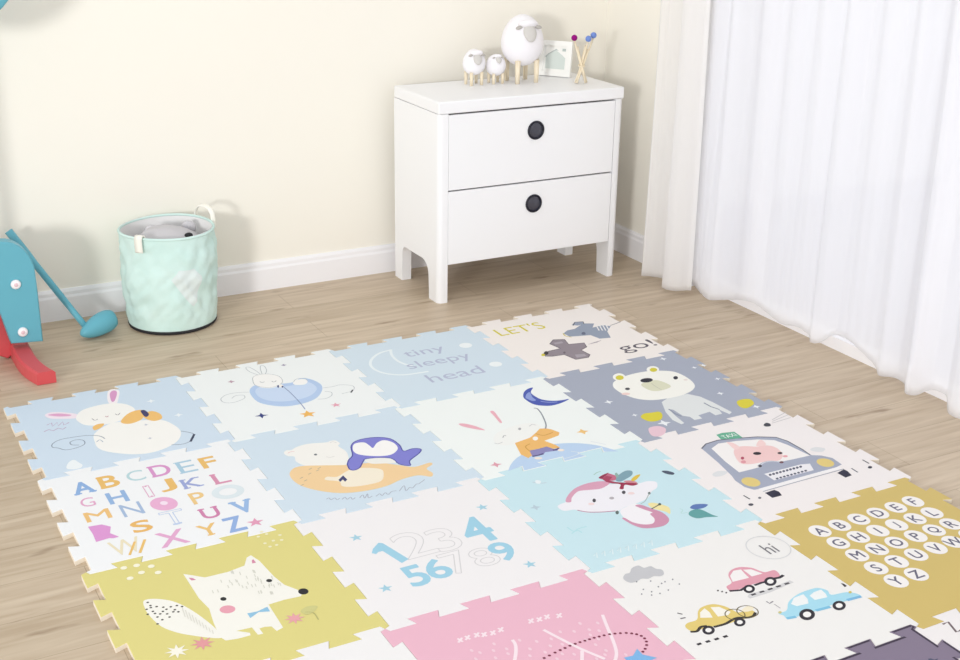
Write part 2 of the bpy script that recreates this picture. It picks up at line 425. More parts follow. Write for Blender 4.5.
  ('f','#f3f1ec',1,[-180,138,-167,154,-150,150,-129,162,-88,169,-29,152,-14,156,4,151,8,124,-4,108,3,61,-8,13,-31,-34,-81,-24,-146,19,-166,63,-159,100,-176,113]),
  ('l','#d8d6d4',3,1,[-19.3,142.4,-7.3,147.5,-0.1,132.8]),
  ('l','#e8c4c4',3,1,[-169.0,132.3,-157.1,138.5,-145.4,135.7]),
  ('e','#6f7278',-93.1,83.5,4.8,-2.4,-2.5,-6.3),
  ('l','#d9d6d2',3,1,[-68.1,54.3,-59.5,44.0,-42.5,46.0]),
  ('f','#f1cf9e',1,[-219,-19,-196,20,-162,27,-102,2,-37,-27,54,-55,111,-101,152,-137,208,-132,210,-148,181,-166,185,-201,169,-221,137,-195,79,-197,19,-216,-55,-215,-126,-193,-184,-141,-216,-83]),
  ('f','#f4ead6',1,[-101,-155,-97,-123,-131,-94,-118,-77,-90,-91,-41,-66,7,-72,51,-104,43,-144,18,-178,-28,-182,-74,-173]),
  ('f','#7f7fd0',1,[-30,-27,-13,1,11,27,34,92,71,121,130,116,170,84,178,28,170,-20,204,-16,226,-32,208,-57,158,-92,145,-123,118,-99,110,-46,44,-17,25,-28,-2,-63,-25,-73,-36,-61]),
  ('l','#4a4a9c',4,1,[-30.1,-27.3,-12.9,1.1,11.0,26.7,34.3,92.0,71.3,120.8,129.6,115.6,169.7,84.3,177.5,28.0,170.0,-19.5,203.8,-16.4,225.9,-32.1,207.8,-56.9,157.5,-92.0,144.9,-122.6,118.1,-98.9,110.0,-45.7,44.2,-17.1,24.9,-28.3,-2.0,-63.4,-25.4,-73.4,-36.0,-60.9,-30.1,-27.3]),
  ('f','#f7f5f3',1,[28,64,49,100,81,97,88,68,91,45,118,74,148,82,167,49,161,5,127,-24,89,-20,48,5,27,31]),
  ('f','#efeee8',1,[31,-25,67,-25,108,-49,112,-84,72,-71,40,-55]),
  ('f','#3c4070',0,[-95,-112,-71,-91,-70,-122,-82,-133,-82,-116,-96,-127]),
  ('l','#b5a892',3,0,[-151.1,-5.8,-138.9,-0.4]),
  ('l','#b5a892',3,0,[-124.6,-13.4,-112.3,-7.9]),
  ('l','#b5a892',3,0,[-197.6,-50.8,-185.7,-45.5]),
  ('l','#b5a892',3,0,[-164.8,-36.2,-152.8,-30.9]),
  ('l','#b5a892',3,0,[-192.6,-72.9,-180.8,-67.7]),
  ('l','#b5a892',3,0,[-212.5,-96.1,-200.8,-91.0]),
  ('l','#b5a892',3,0,[-134.0,-26.0,-121.8,-20.6]),
  ('l','#abb1c0',2.8,1,[-175.8,-211.5,-165.2,-207.7,-164.7,-221.1,-150.2,-215.2,-148.2,-229.4,-137.6,-224.2]),
  ('l','#abb1c0',2.8,1,[-133.9,-234.1,-120.8,-224.8,-120.4,-240.9,-105.8,-232.4,-106.4,-248.0,-94.2,-240.9]),
  ('l','#abb1c0',2.8,1,[-83.6,-248.9,-67.5,-235.7,-71.0,-257.9,-52.0,-235.5,-60.1,-260.8,-45.2,-255.0]),
  ('l','#abb1c0',2.8,1,[-36.1,-262.2,-19.2,-252.1,-17.6,-266.3,-1.1,-253.1,1.5,-267.9,19.7,-255.5,34.4,-257.5]),
  ('l','#abb1c0',2.8,1,[41.0,-263.6,69.3,-236.9,59.8,-270.3,79.4,-255.7,85.5,-262.9,106.4,-245.9,115.7,-246.4,143.2,-229.6]),
 ],
 (2, 1): [
  ('hill','#bcd3ee',[-198.8,-295.9,-167.1,-258.6,-122.2,-224.4,-66.0,-205.7,4.8,-193.4,53.3,-199.8,103.8,-222.6,150.0,-261.1,176.2,-302.1,192.4,-335.4]),
  ('f','#f2f3f0',1,[-133,-83,-96,-37,-31,-16,30,-12,64,-36,48,-82,-20,-127,-77,-137,-123,-127]),
  ('f','#e9aebb',1,[-31,126,-18,124,-26,78,-37,31,-45,32,-37,84]),
  ('f','#e9aebb',1,[-175,86,-154,76,-132,42,-119,2,-140,18,-172,61]),
  ('f','#eeba6e',0,[-79,-130,-14,-117,20,-95,52,-71,72,-78,84,-93,96,-126,81,-145,40,-154,17,-159,34,-203,37,-226,9,-224,-78,-236,-96,-246,-104,-212,-91,-168]),
  ('f','#8c88ba',0,[-65,-200,-29,-202,1,-199,13,-227,32,-227,16,-241,-25,-233,-39,-246,-79,-246]),
  ('l','#4a4676',7,0,[-78.0,-240.5,-56.6,-242.6,-35.8,-239.5]),
  ('l','#4a4676',7,0,[4.9,-231.2,18.3,-233.0,30.8,-226.7]),
  ('e','#f5f3ee',-0.9,-130.1,8.1,-4.0,-7.7,-13.0),
  ('e','#f3e6da',-67.3,-260.5,11.4,-5.7,-4.4,-7.5),
  ('e','#f3e6da',29.2,-243.4,9.7,-4.9,-4.8,-7.7),
  ('l','#d29a48',4,1,[19.0,-96.7,36.0,-122.4,75.6,-115.8]),
  ('l','#d29a48',4,1,[-66.0,-205.7,-62.1,-170.0,-37.2,-157.0]),
  ('f','#4658b0',1,[136,183,160,220,188,240,210,241,182,209,177,173,185,135,213,109,245,99,274,96,232,79,186,75,153,92,136,115,132,151]),
  ('f','#8fa0da',1,[141,176,160,201,179,210,165,169,163,140,149,138,142,156]),
  ('l','#9aa8de',5,1,[172.0,123.5,191.9,104.7,222.2,92.6]),
  ('l','#8d939c',5,1,[120.2,83.5,128.7,72.1,116.6,21.1,89.6,-48.7,69.3,-79.2]),
  ('s','#eec37a',169.2,-155.9,22,4,0.45),
  ('s','#e0a0ae',-211.7,-239.8,20,4,0.4),
  ('e','#a8a8ac',-9.9,-42.3,4.6,-2.3,-4.8,-8.3),
  ('l','#b8b8ba',4,1,[-94.8,-76.5,-81.7,-63.5,-78.0,-69.3]),
  ('l','#c8c8ca',3,1,[-139.2,-99.5,-130.9,-110.1,-110.7,-104.8]),
  ('l','#c8c8ca',3,1,[29.4,-39.0,46.7,-30.0,54.5,-42.1]),
  ('l','#d6e2ee',4,1,[1.8,-301.3,44.1,-298.1,73.6,-288.2,53.1,-265.5]),
  ('l','#dfe6ea',4,1,[151.1,-232.1,164.6,-247.9,183.2,-273.9]),
 ],
 (3, 1): [
  ('f','#e1e4e4',0,[-47,-74,1,-51,80,-56,106,-95,116,-154,122,-255,104,-265,95,-216,83,-250,54,-251,54,-217,0,-224,-4,-251,-36,-249,-34,-221,-51,-203,-50,-147,-61,-134,-73,-187,-83,-254,-98,-257,-104,-215,-86,-151]),
  ('l','#8a91a2',6,0,[-60.6,-134.4,-64.9,-176.6,-57.9,-205.0]),
  ('l','#8a91a2',6,0,[84.3,-146.3,85.5,-184.7,97.5,-217.7]),
  ('f','#f6f5ee',1,[-111,140,-78,165,-12,185,66,186,124,166,164,132,172,66,155,0,116,-37,59,-56,-3,-57,-64,-46,-108,-12,-129,45,-129,100]),
  ('e','#f6f5ee',-52.7,185.2,20.9,-10.3,-20.3,-29.8),
  ('e','#f6f5ee',103.5,189.4,21.2,-10.6,-20.0,-27.8),
  ('e','#d5cb40',-54.0,179.2,13.5,-6.7,-12.7,-18.6),
  ('e','#d5cb40',103.8,185.8,12.7,-6.3,-11.8,-16.5),
  ('f','#dcdcc2',1,[-22,88,14,102,54,99,70,62,68,27,35,14,-6,15,-25,38]),
  ('e','#1f2030',21.0,113.8,23.2,-6.9,-11.6,-17.3),
  ('e','#2a2b38',132.3,85.2,7.9,-3.9,-9.9,-13.4),
  ('e','#4a4b50',-88.4,78.6,8.2,-4.0,-6.6,-9.5),
  ('l','#c2c2ae',3,1,[21.1,82.5,16.8,52.1,18.5,15.9]),
  ('e','#eed2cc',-120.1,43.6,14.2,-7.1,-6.4,-9.4),
  ('e','#e8dcd6',154.0,52.9,7.3,-3.7,-4.6,-6.1),
  ('f','#dccf38',1,[-190,-150,-163,-128,-133,-132,-104,-138,-112,-168,-142,-196,-181,-191]),
  ('f','#dccf38',1,[194,-193,223,-183,253,-195,240,-232,191,-252,177,-231]),
  ('s','#edf0f3',-216.2,10.9,18,4,0.4),
  ('s','#edf0f3',-197.8,-123.5,12,4,0.4),
  ('s','#edf0f3',202.6,259.9,16,4,0.4),
  ('s','#edf0f3',256.0,134.7,12,4,0.4),
  ('s','#edf0f3',302.3,136.2,14,4,0.4),
  ('s','#edf0f3',266.2,7.2,12,4,0.4),
  ('s','#edf0f3',189.8,-105.7,15,4,0.4),
  ('s','#edf0f3',-145.4,-223.0,26,4,0.4),
  ('s','#edf0f3',229.7,-256.6,16,4,0.4),
  ('f','#e9c6d2',1,[-223,-240,-199,-229,-175,-236,-167,-261,-192,-291,-223,-302,-242,-286]),
 ],
 (0, 2): [
  ('f','#f4f2ea',1,[-201,94,-177,93,-141,66,-115,24,-94,-33,-77,-99,-72,-152,-92,-148,-126,-121,-163,-86,-192,-40,-205,19,-207,57]),
  ('f','#f4f2ea',0,[-73,176,-53,158,-27,133,36,132,86,143,105,180,119,187,130,149,138,55,148,3,169,-33,179,-53,167,-69,123,-65,79,-68,78,-110,76,-183,57,-190,52,-165,36,-159,22,-160,23,-186,10,-184,7,-147,-32,-144,-5,-167,-7,-178,-38,-178,-68,-172,-77,-150,-71,-81,-62,-17,-71,42,-72,115]),
  ('e','#26242a',181.1,-50.3,12.1,-6.1,-5.4,-14.0),
  ('e','#2a2a2c',119.6,40.6,7.4,-3.8,-2.8,-7.8),
  ('e','#2a2a2c',-15.8,10.2,7.1,-3.7,-2.8,-8.5),
  ('e','#e8a2b2',-21.5,-41.4,18.7,-6.7,-5.0,-17.7),
  ('f','#d489a4',0,[-66,151,-57,145,-51,132,-63,134]),
  ('f','#d489a4',0,[113,161,118,163,119,143,108,144]),
  ('f','#90c2e0',0,[17,-82,43,-85,73,-76,72,-100,45,-90,17,-106]),
  ('e','#55534e',-193.5,82.4,3.5,0,0,3.5),
  ('e','#55534e',-191.2,64.8,3.5,0,0,3.5),
  ('e','#55534e',-204.2,52.1,3.5,0,0,3.5),
  ('e','#55534e',-192.6,35.5,3.5,0,0,3.5),
  ('e','#55534e',-178.3,52.8,3.5,0,0,3.5),
  ('e','#55534e',-164.0,42.3,3.5,0,0,3.5),
  ('e','#55534e',-190.5,23.7,3.5,0,0,3.5),
  ('e','#55534e',-189.1,5.1,3.5,0,0,3.5),
  ('e','#55534e',-170.1,24.0,3.5,0,0,3.5),
  ('e','#55534e',-163.8,8.0,3.5,0,0,3.5),
  ('e','#55534e',-146.5,35.5,3.5,0,0,3.5),
  ('e','#55534e',-147.2,10.1,3.5,0,0,3.5),
  ('e','#55534e',-162.1,-8.7,3.5,0,0,3.5),
  ('e','#55534e',-141.2,17.7,3.5,0,0,3.5),
  ('e','#55534e',-135.9,4.3,3.5,0,0,3.5),
  ('e','#55534e',-120.7,23.4,3.5,0,0,3.5),
  ('e','#55534e',-181.7,-12.3,3.5,0,0,3.5),
  ('e','#55534e',-197.3,-25.1,3.5,0,0,3.5),
  ('e','#55534e',-207.8,28.4,3.5,0,0,3.5),
  ('e','#55534e',-159.5,29.3,3.5,0,0,3.5),
  ('e','#55534e',-179.3,15.9,3.5,0,0,3.5),
  ('e','#55534e',-131.1,34.1,3.5,0,0,3.5),
  ('e','#55534e',-192.8,54.9,3.5,0,0,3.5),
  ('l','#d9d8cd',2.5,0,[14.7,68.8,13.1,53.6]),
  ('l','#d9d8cd',2.5,0,[44.5,83.7,42.8,68.4]),
  ('l','#d9d8cd',2.5,0,[101.4,107.4,99.5,91.7]),
  ('l','#d9d8cd',2.5,0,[-29.1,62.8,-30.5,47.8]),
  ('l','#d9d8cd',2.5,0,[26.2,91.7,24.6,76.3]),
  ('l','#d9d8cd',2.5,0,[140.5,17.1,138.5,2.1]),
  ('l','#d9d8cd',2.5,0,[114.3,28.8,112.3,13.7]),
  ('l','#d9d8cd',2.5,0,[90.9,69.4,89.0,54.1]),
  ('l','#d9d8cd',2.5,0,[80.8,42.8,79.0,27.7]),
  ('l','#d9d8cd',2.5,0,[65.9,61.2,64.2,46.0]),
  ('l','#d9d8cd',2.5,0,[98.6,73.8,96.7,58.5]),
  ('l','#d9d8cd',2.5,0,[98.3,25.8,96.4,10.8]),
  ('l','#d9d8cd',2.5,0,[48.4,135.1,46.7,119.4]),
  ('l','#d9d8cd',2.5,0,[119.1,26.8,117.2,11.8]),
  ('l','#d9d8cd',2.5,0,[84.1,6.6,82.3,-8.3]),
  ('l','#d9d8cd',2.5,0,[82.2,3.7,80.4,-11.1]),
  ('l','#d9d8cd',2.5,0,[43.4,66.2,41.7,51.0]),
  ('l','#d9d8cd',2.5,0,[47.9,51.9,46.3,36.8]),
  ('l','#d9d8cd',2.5,0,[131.9,55.3,129.9,40.0]),
  ('l','#d9d8cd',2.5,0,[6.4,102.5,4.8,87.1]),
  ('l','#d9d8cd',2.5,0,[136.6,22.1,134.5,7.0]),
  ('l','#d9d8cd',2.5,0,[95.0,88.3,93.1,72.8]),
  ('l','#d9d8cd',2.5,0,[72.9,90.6,71.1,75.2]),
  ('l','#d9d8cd',2.5,0,[41.8,86.7,40.2,71.3]),
  ('l','#d9d8cd',2.5,0,[71.6,43.8,69.8,28.7]),
  ('l','#d9d8cd',2.5,0,[76.7,5.5,75.0,-9.3]),
  ('l','#d9d8cd',2.5,0,[103.3,-12.4,101.4,-27.1]),
  ('l','#d9d8cd',2.5,0,[95.8,66.0,93.9,50.7]),
  ('l','#d9d8cd',2.5,0,[104.7,-10.7,102.8,-25.4]),
  ('l','#d9d8cd',2.5,0,[122.9,16.4,120.9,1.4]),
  ('l','#d9d8cd',2.5,0,[101.5,58.9,99.6,43.7]),
  ('l','#d9d8cd',2.5,0,[110.8,21.6,108.9,6.6]),
  ('l','#d9d8cd',2.5,0,[44.8,133.7,43.1,118.0]),
  ('l','#d9d8cd',2.5,0,[102.9,-12.1,101.1,-26.8]),
  ('l','#d9d8cd',2.5,0,[-16.0,60.0,-17.4,45.0]),
  ('l','#d9d8cd',2.5,0,[63.3,117.0,61.5,101.4]),
  ('l','#d9d8cd',2.5,0,[27.7,76.4,26.1,61.2]),
  ('l','#d9d8cd',2.5,0,[132.5,60.0,130.4,44.6]),
  ('l','#d9d8cd',2.5,0,[100.2,109.9,98.2,94.2]),
  ('l','#d9d8cd',2.5,0,[98.9,49.1,97.1,33.9]),
  ('l','#d9d8cd',2.5,0,[107.6,-13.4,105.7,-28.2]),
  ('l','#d9d8cd',2.5,0,[56.2,42.4,54.5,27.3]),
  ('l','#d9d8cd',2.5,0,[48.5,130.7,46.8,115.0]),
  ('l','#d9d8cd',2.5,0,[98.1,112.1,96.2,96.5]),
  ('l','#dfddd2',2,0,[-122.0,18.7,-127.2,-26.6]),
  ('l','#dfddd2',2,0,[-117.8,3.6,-122.6,-38.4]),
  ('l','#dfddd2',2,0,[-113.5,-11.4,-118.0,-50.1]),
  ('l','#dfddd2',2,0,[-109.3,-26.3,-113.5,-61.8]),
  ('l','#dfddd2',2,0,[-105.1,-41.0,-109.0,-73.4]),
  ('l','#dfddd2',2,0,[-101.0,-55.7,-104.5,-85.0]),
  ('l','#dfddd2',2,0,[-96.8,-70.3,-100.0,-96.5]),
  ('l','#dfddd2',2,0,[-92.7,-84.9,-95.6,-108.0]),
  ('l','#dfddd2',2,0,[-88.6,-99.3,-91.2,-119.4]),
  ('l','#dfddd2',2,0,[-84.6,-113.6,-86.8,-130.7]),
  ('s','#e8a4aa',115.8,-158.4,27,8,0.42),
  ('s','#e29a9e',-122.6,-158.2,30,8,0.42),
  ('s','#f7f3e4',-187.3,-162.0,30,8,0.42),
  ('f','#cfcb88',1,[141,-135,164,-122,188,-132,172,-151,150,-157]),
  ('l','#b8b474',3,1,[149.5,-143.8,167.3,-156.1,167.5,-191.1]),
  ('e','#f6f2da',-172.6,274.7,9,0,0,9),
  ('e','#f6f2da',-138.8,252.6,9,0,0,9),
  ('e','#f6f2da',-170.5,233.0,9,0,0,9),
  ('e','#f6f2da',-130.9,212.9,9,0,0,9),
  ('e','#f6f2da',-204.9,217.8,9,0,0,9),
  ('e','#f6f2da',-206.7,277.6,9,0,0,9),
  ('e','#f1ecc8',170.9,273.4,5,0,0,5),
  ('e','#f1ecc8',196.9,277.0,5,0,0,5),
  ('e','#f1ecc8',200.9,233.1,5,0,0,5),
  ('e','#f1ecc8',228.5,254.6,5,0,0,5),
  ('e','#f1ecc8',175.1,229.7,5,0,0,5),
  ('e','#f1ecc8',181.4,206.1,5,0,0,5),
  ('e','#f1ecc8',223.0,226.1,5,0,0,5),
  ('e','#f1ecc8',201.0,206.3,5,0,0,5),
  ('e','#f1ecc8',188.7,296.0,5,0,0,5),
 ],
 (1, 2): [
  ('t','#d5d2d4','2',-57.6,38.7,140,100,'o',0,0),
  ('t','#d5d2d4','3',31.5,24.3,128,78,'o',0,0),
  ('t','#9fcfe4','4',136.7,29.5,138,80,'b',0,0),
  ('t','#9fcfe4','5',-123.3,-113.3,100,56,'b',0,0),
  ('t','#9fcfe4','6',-57.1,-108.6,96,62,'b',0,0),
  ('t','#d5d2d4','7',5.3,-102.1,112,70,'o',0,0),
  ('t','#d5d2d4','8',85.8,-111.6,95,74,'o',0,0),
  ('t','#9fcfe4','9',147.8,-109.1,96,62,'b',0,0),
  ('f','#9fcfe4',0,[-182,46,-170,66,-142,90,-132,82,-104,-28,-130,-39,-150,43,-163,44,-173,36]),
  ('s','#a4cfe0',-222.3,-134.8,20,5,0.4),
  ('s','#a4cfe0',217.1,139.9,20,5,0.4),
  ('s','#a4cfe0',179.3,-203.2,20,5,0.4),
  ('s','#a4cfe0',-186.8,144.1,20,5,0.4),
 ],
 (2, 2): [
  ('f','#f0eef4',1,[-183,40,-168,51,-142,57,-94,94,-42,96,11,98,73,78,117,56,152,56,175,39,156,8,126,-6,93,-34,51,-46,-4,-51,-38,-61,-82,-44,-126,-27,-146,2,-179,11]),
  ('f','#d9a0b8',1,[-144,58,-117,88,-73,117,-21,128,26,120,44,99,0,80,-36,87,-75,96,-114,70,-131,48]),
  ('f','#f3f0f4',1,[-27,-61,21,-48,41,-52,44,-80,54,-113,44,-150,17,-173,-19,-161,-39,-134,-43,-100]),
  ('l','#b98ca4',5,1,[-141.3,-3.1,-120.6,-26.4,-83.4,-45.2,-42.4,-58.5]),
  ('f','#cf93ae',1,[29,-57,46,-60,62,-95,76,-129,71,-169,45,-192,12,-195,-28,-181,-45,-151,-51,-107,-42,-106,-36,-138,-15,-163,13,-170,33,-149,38,-120,50,-116,40,-93,30,-68]),
  ('f','#f0e2a4',1,[69,-66,87,-67,105,-90,112,-115,91,-147,88,-130,74,-110,65,-94]),
  ('l','#4a5a52',4,1,[60.4,-96.5,97.3,-84.9]),
  ('e','#4a5a52',99.3,-83.7,4.2,-2.1,-4.6,-6.4),
  ('e','#4a4850',-63.4,24.9,4.7,-2.4,-6.5,-9.9),
  ('e','#55535a',45.8,27.8,5.2,-2.6,-6.3,-9.2),
  ('e','#b4aeb4',-7.9,13.4,6.8,-3.4,-5.0,-7.4),
  ('e','#f0d8d8',-82.8,10.5,8.4,-4.2,-4.3,-6.5),
  ('e','#f0d8d8',62.9,12.4,9.3,-4.7,-4.7,-6.7),
  ('e','#e4dce4',-31.9,-9.7,0.1,0.0,0.0,-0.1),
  ('e','#5a6a68',-43.6,-68.5,4.5,-2.3,-6.5,-9.5),
  ('e','#5a6a68',111.9,-12.4,3.9,-1.9,-5.3,-7.4),
  ('l','#a8b8b8',3,1,[111.9,-12.4,73.3,-46.4,49.2,-56.2]),
  ('f','#c46a86',1,[31,144,68,157,82,142,90,111,58,107,38,125]),
  ('f','#8c2348',1,[31,144,61,155,78,158,52,142,36,135]),
  ('f','#d08a94',1,[87,89,111,82,120,61,98,63]),
  ('f','#9c2a4c',1,[43,111,70,89,102,69,118,54,95,51,77,67,57,46,48,54,66,76,44,95]),
  ('f','#a83e5e',0,[35,133,60,144,72,128,50,113,62,96,47,91,36,109]),
  ('f','#7fa2b0',1,[69,106,98,131,134,145,150,134,135,112,106,99,76,91]),
  ('f','#8fb0a8',1,[90,141,100,147,95,126,81,119]),
  ('f','#e0c048',1,[114,87,141,103,160,103,136,84,115,75]),
  ('f','#4a5468',1,[234,92,251,86,262,64,250,55,235,72]),
  ('l','#9cc4b8',3,1,[27.4,166.1,45.0,175.1,60.8,176.8]),
  ('f','#5fa0a0',1,[137,-178,157,-159,188,-164,200,-208,208,-224,175,-211,146,-204]),
  ('f','#5c78b4',1,[167,-143,189,-132,215,-140,227,-152,204,-162,175,-158]),
  ('l','#b9dcdc',3,1,[136.6,-132.9,139.1,-144.9,123.3,-158.3,142.8,-162.9]),
  ('s','#b8ccd8',-243.8,67.4,18,4,0.4),
  ('l','#c2d4de',5,1,[-168.5,211.4,-152.4,194.6,-131.8,188.5]),
  ('f','#eaf2f6',1,[-154,217,-142,207,-154,191,-163,200]),
  ('l','#b2dfe6',4,1,[-222.9,-76.6,-218.9,-103.9,-204.4,-106.2,-201.7,-122.6]),
  ('l','#b2dfe6',4,1,[-230.1,-113.2,-199.5,-98.6,-169.9,-98.3]),
  ('l','#dff0f4',4,0,[-242.8,-246.5,-225.1,-234.4,-239.2,-258.8]),
  ('l','#dff0f4',4,0,[-218.0,-248.6,-200.2,-236.4,-214.6,-260.9]),
  ('l','#dff0f4',4,0,[-193.2,-250.7,-175.2,-238.5,-189.8,-263.0]),
  ('l','#dff0f4',4,0,[-168.2,-252.7,-150.0,-240.5,-164.8,-265.1]),
  ('l','#dff0f4',4,0,[-143.0,-254.8,-124.7,-242.6,-139.7,-267.2]),
  ('l','#dff0f4',4,0,[-117.8,-256.9,-99.3,-244.7,-114.5,-269.3]),
  ('l','#dff0f4',4,0,[-92.4,-259.0,-73.7,-246.8,-89.2,-271.5]),
  ('l','#dff0f4',4,0,[-66.8,-261.2,-48.0,-248.9,-63.7,-273.6]),
 ],
 (3, 2): [
  ('f','#a5abbe',0,[-153,165,-118,187,-64,192,2,175,71,153,125,122,139,82,140,10,139,-36,165,-52,185,-82,179,-131,148,-138,67,-141,-28,-144,-139,-151,-188,-139,-202,-112,-200,-64,-189,-34,-169,59]),
  ('f','#f4f0ee',0,[-124,151,-80,171,-12,159,58,137,105,107,120,60,132,-35,71,-32,-17,-25,-102,-27,-153,-26,-144,53]),
  ('l','#60606c',5,0,[-153.2,165.3,-118.4,187.2,-64.1,192.0,1.5,175.3,71.2,153.4,125.0,121.6,139.3,82.1,140.4,10.2,135.6,-30.8]),
  ('f','#f2cccb',1,[-80,90,-47,120,-15,116,21,94,42,94,68,74,69,38,49,2,13,-18,-30,-4,-84,4,-107,28]),
  ('f','#f4d4d2',1,[-59,110,-52,154,-48,168,-33,152,-34,117]),
  ('f','#f4d4d2',1,[21,98,52,126,68,126,56,92]),
  ('e','#2c2830',-13.0,54.6,12.1,-6.1,-7.3,-8.7),
  ('e','#b04860',-78.1,49.0,4.9,-2.5,-7.1,-8.6),
  ('e','#3a3438',56.0,23.0,7.7,-3.9,-5.6,-6.4),
  ('e','#e09aa2',-92.9,26.3,7.6,-3.8,-7.0,-8.5),
  ('e','#e8a6ac',55.6,-2.9,7.7,-3.9,-5.6,-6.4),
  ('f','#a5abbe',1,[-72,-23,-42,-5,-9,-7,14,-26,16,-42]),
  ('l','#d5d8e0',4,1,[-66.9,-22.5,-36.8,-7.9,-5.3,-11.8,14.7,-33.8]),
  ('e','#4c4650',-64.0,-21.0,5.3,-2.7,-6.1,-7.3),
  ('e','#6c4650',15.4,-31.2,6.5,-3.2,-5.4,-6.2),
  ('e','#e2cb7e',-162.2,-94.2,19.4,-22.5,-21.5,-22.2),
  ('e','#e2cb7e',140.6,-97.1,17.8,-21.4,-22.3,-21.0),
  ('f','#eeecf0',0,[-89,-70,60,-71,91,-80,70,-121,-90,-119]),
  ('e','#5c5e70',-75.9,-83.6,4.3,-2.2,-5.1,-6.1),
  ('e','#5c5e70',-62.2,-83.6,4.3,-2.2,-5.1,-6.1),
  ('e','#5c5e70',-48.4,-83.6,4.2,-2.2,-5.2,-6.1),
  ('e','#5c5e70',-34.6,-83.6,4.2,-2.1,-5.3,-6.0),
  ('e','#5c5e70',-20.8,-83.6,4.3,-2.1,-5.3,-6.0),
  ('e','#5c5e70',-6.9,-83.6,4.2,-2.1,-5.3,-6.0),
  ('e','#5c5e70',7.0,-83.5,4.3,-2.2,-5.4,-6.1),
  ('e','#5c5e70',20.9,-83.5,4.3,-2.2,-5.3,-6.1),
  ('e','#5c5e70',34.9,-83.5,4.3,-2.2,-5.4,-6.1),
  ('e','#5c5e70',49.0,-83.5,4.3,-2.1,-5.5,-6.1),
  ('e','#5c5e70',-73.4,-113.5,4.2,-2.1,-4.3,-5.0),
  ('e','#5c5e70',-58.9,-113.4,4.2,-2.1,-4.3,-5.0),
  ('e','#5c5e70',-44.4,-113.3,4.3,-2.1,-4.3,-5.0),
  ('e','#5c5e70',-29.8,-113.2,4.3,-2.1,-4.3,-5.0),
  ('e','#5c5e70',-15.1,-113.1,4.2,-2.1,-4.4,-5.0),
  ('e','#5c5e70',-0.4,-113.0,4.2,-2.1,-4.4,-5.0),
  ('e','#5c5e70',14.3,-112.9,4.3,-2.1,-4.4,-5.0),
  ('e','#5c5e70',29.1,-112.8,4.3,-2.1,-4.5,-5.0),
  ('e','#5c5e70',43.9,-112.7,4.3,-2.1,-4.5,-5.0),
  ('f','#f4f1f2',0,[-172,-141,-23,-139,157,-138,158,-153,-24,-157,-168,-159]),
  ('l','#a4a6b2',4,0,[-169.9,-161.0,-25.7,-158.8,161.6,-158.1]),
  ('f','#2b2a40',0,[-171,-171,-132,-168,-127,-184,-135,-207,-172,-206]),
  ('f','#2b2a40',0,[123,-170,160,-160,162,-174,153,-203,124,-206]),
  ('f','#66b092',0,[-44,227,-18,231,26,220,22,171,0,173,-52,192]),
  ('t','#f4f6f4','TAXI',-10.1,202.2,23,54,'f',0,0),
  ('f','#dfe0e2',1,[-237,2,-207,11,-183,-5,-210,-20,-239,-16]),
  ('f','#dfe0e2',1,[163,-1,191,4,212,-18,187,-32,164,-17]),
  ('l','#555560',5,0,[-240.7,-153.8,-238.4,-181.8]),
  ('e','#4c4c58',-258.3,-210.1,7.1,-3.6,-5.3,-6.4),
  ('e','#74747c',-206.4,-188.6,4.7,-2.3,-4.7,-5.6),
  ('l','#6c6c78',5,0,[187.0,-165.0,185.0,-196.2]),
  ('l','#555560',5,0,[263.1,-136.1,262.6,-165.9]),
  ('e','#444450',245.8,-187.2,6.5,-3.2,-6.8,-6.9),
  ('f','#44444e',1,[151,217,170,227,178,217,168,200,150,204]),
  ('l','#c6c2c4',3,0,[206.4,237.3,295.0,266.7]),
  ('l','#c6c2c4',3,0,[197.1,226.5,285.9,244.7]),
  ('l','#c6c2c4',3,0,[187.9,215.7,277.0,222.9]),
 ],
 (0, 3): [
 ],
 (1, 3): [
  ('l','#f7e3ea',6,0,[39.5,174.3,44.3,155.5]),
  ('l','#f7e3ea',6,0,[32.1,157.7,51.8,172.1]),
  ('l','#f7e3ea',6,0,[62.2,171.1,66.9,152.3]),
  ('l','#f7e3ea',6,0,[54.7,154.5,74.6,168.9]),
  ('l','#f7e3ea',6,0,[85.6,171.9,90.2,153.0]),
  ('l','#f7e3ea',6,0,[77.9,155.2,98.0,169.7]),
  ('l','#f7e3ea',6,0,[116.1,162.7,120.7,143.7]),
  ('l','#f7e3ea',6,0,[108.2,146.0,128.6,160.4]),
  ('l','#f7e3ea',6,0,[-112.2,182.7,-106.8,164.2]),
  ('l','#f7e3ea',6,0,[-118.7,166.3,-100.3,180.6]),
  ('l','#f7e3ea',6,0,[-95.1,176.0,-89.9,157.5]),
  ('l','#f7e3ea',6,0,[-101.7,159.7,-83.2,173.9]),
  ('l','#f7e3ea',6,0,[-72.2,172.4,-67.0,153.9]),
  ('l','#f7e3ea',6,0,[-78.9,156.0,-60.2,170.2]),
  ('l','#f7e3ea',6,0,[-47.9,175.3,-42.8,156.7]),
  ('l','#f7e3ea',6,0,[-54.8,158.9,-35.8,173.2]),
  ('l','#f7e3ea',6,0,[-138.4,183.0,-133.0,164.6]),
  ('l','#f7e3ea',6,0,[-144.7,166.7,-126.6,180.9]),
  ('l','#f7e3ea',6,0,[-159.5,181.8,-154.0,163.4]),
  ('l','#f7e3ea',6,0,[-165.7,165.5,-147.7,179.6]),
  ('l','#f7e3ea',9,1,[-41.3,115.3,-45.0,93.4,-60.6,64.2,-82.9,32.6]),
  ('l','#f7e3ea',9,1,[50.0,117.1,65.9,68.4,88.1,7.4,118.7,-56.7]),
  ('l','#f7e3ea',9,1,[219.3,105.8,198.3,51.4,178.3,-4.3,158.0,-48.0,135.5,-74.9]),
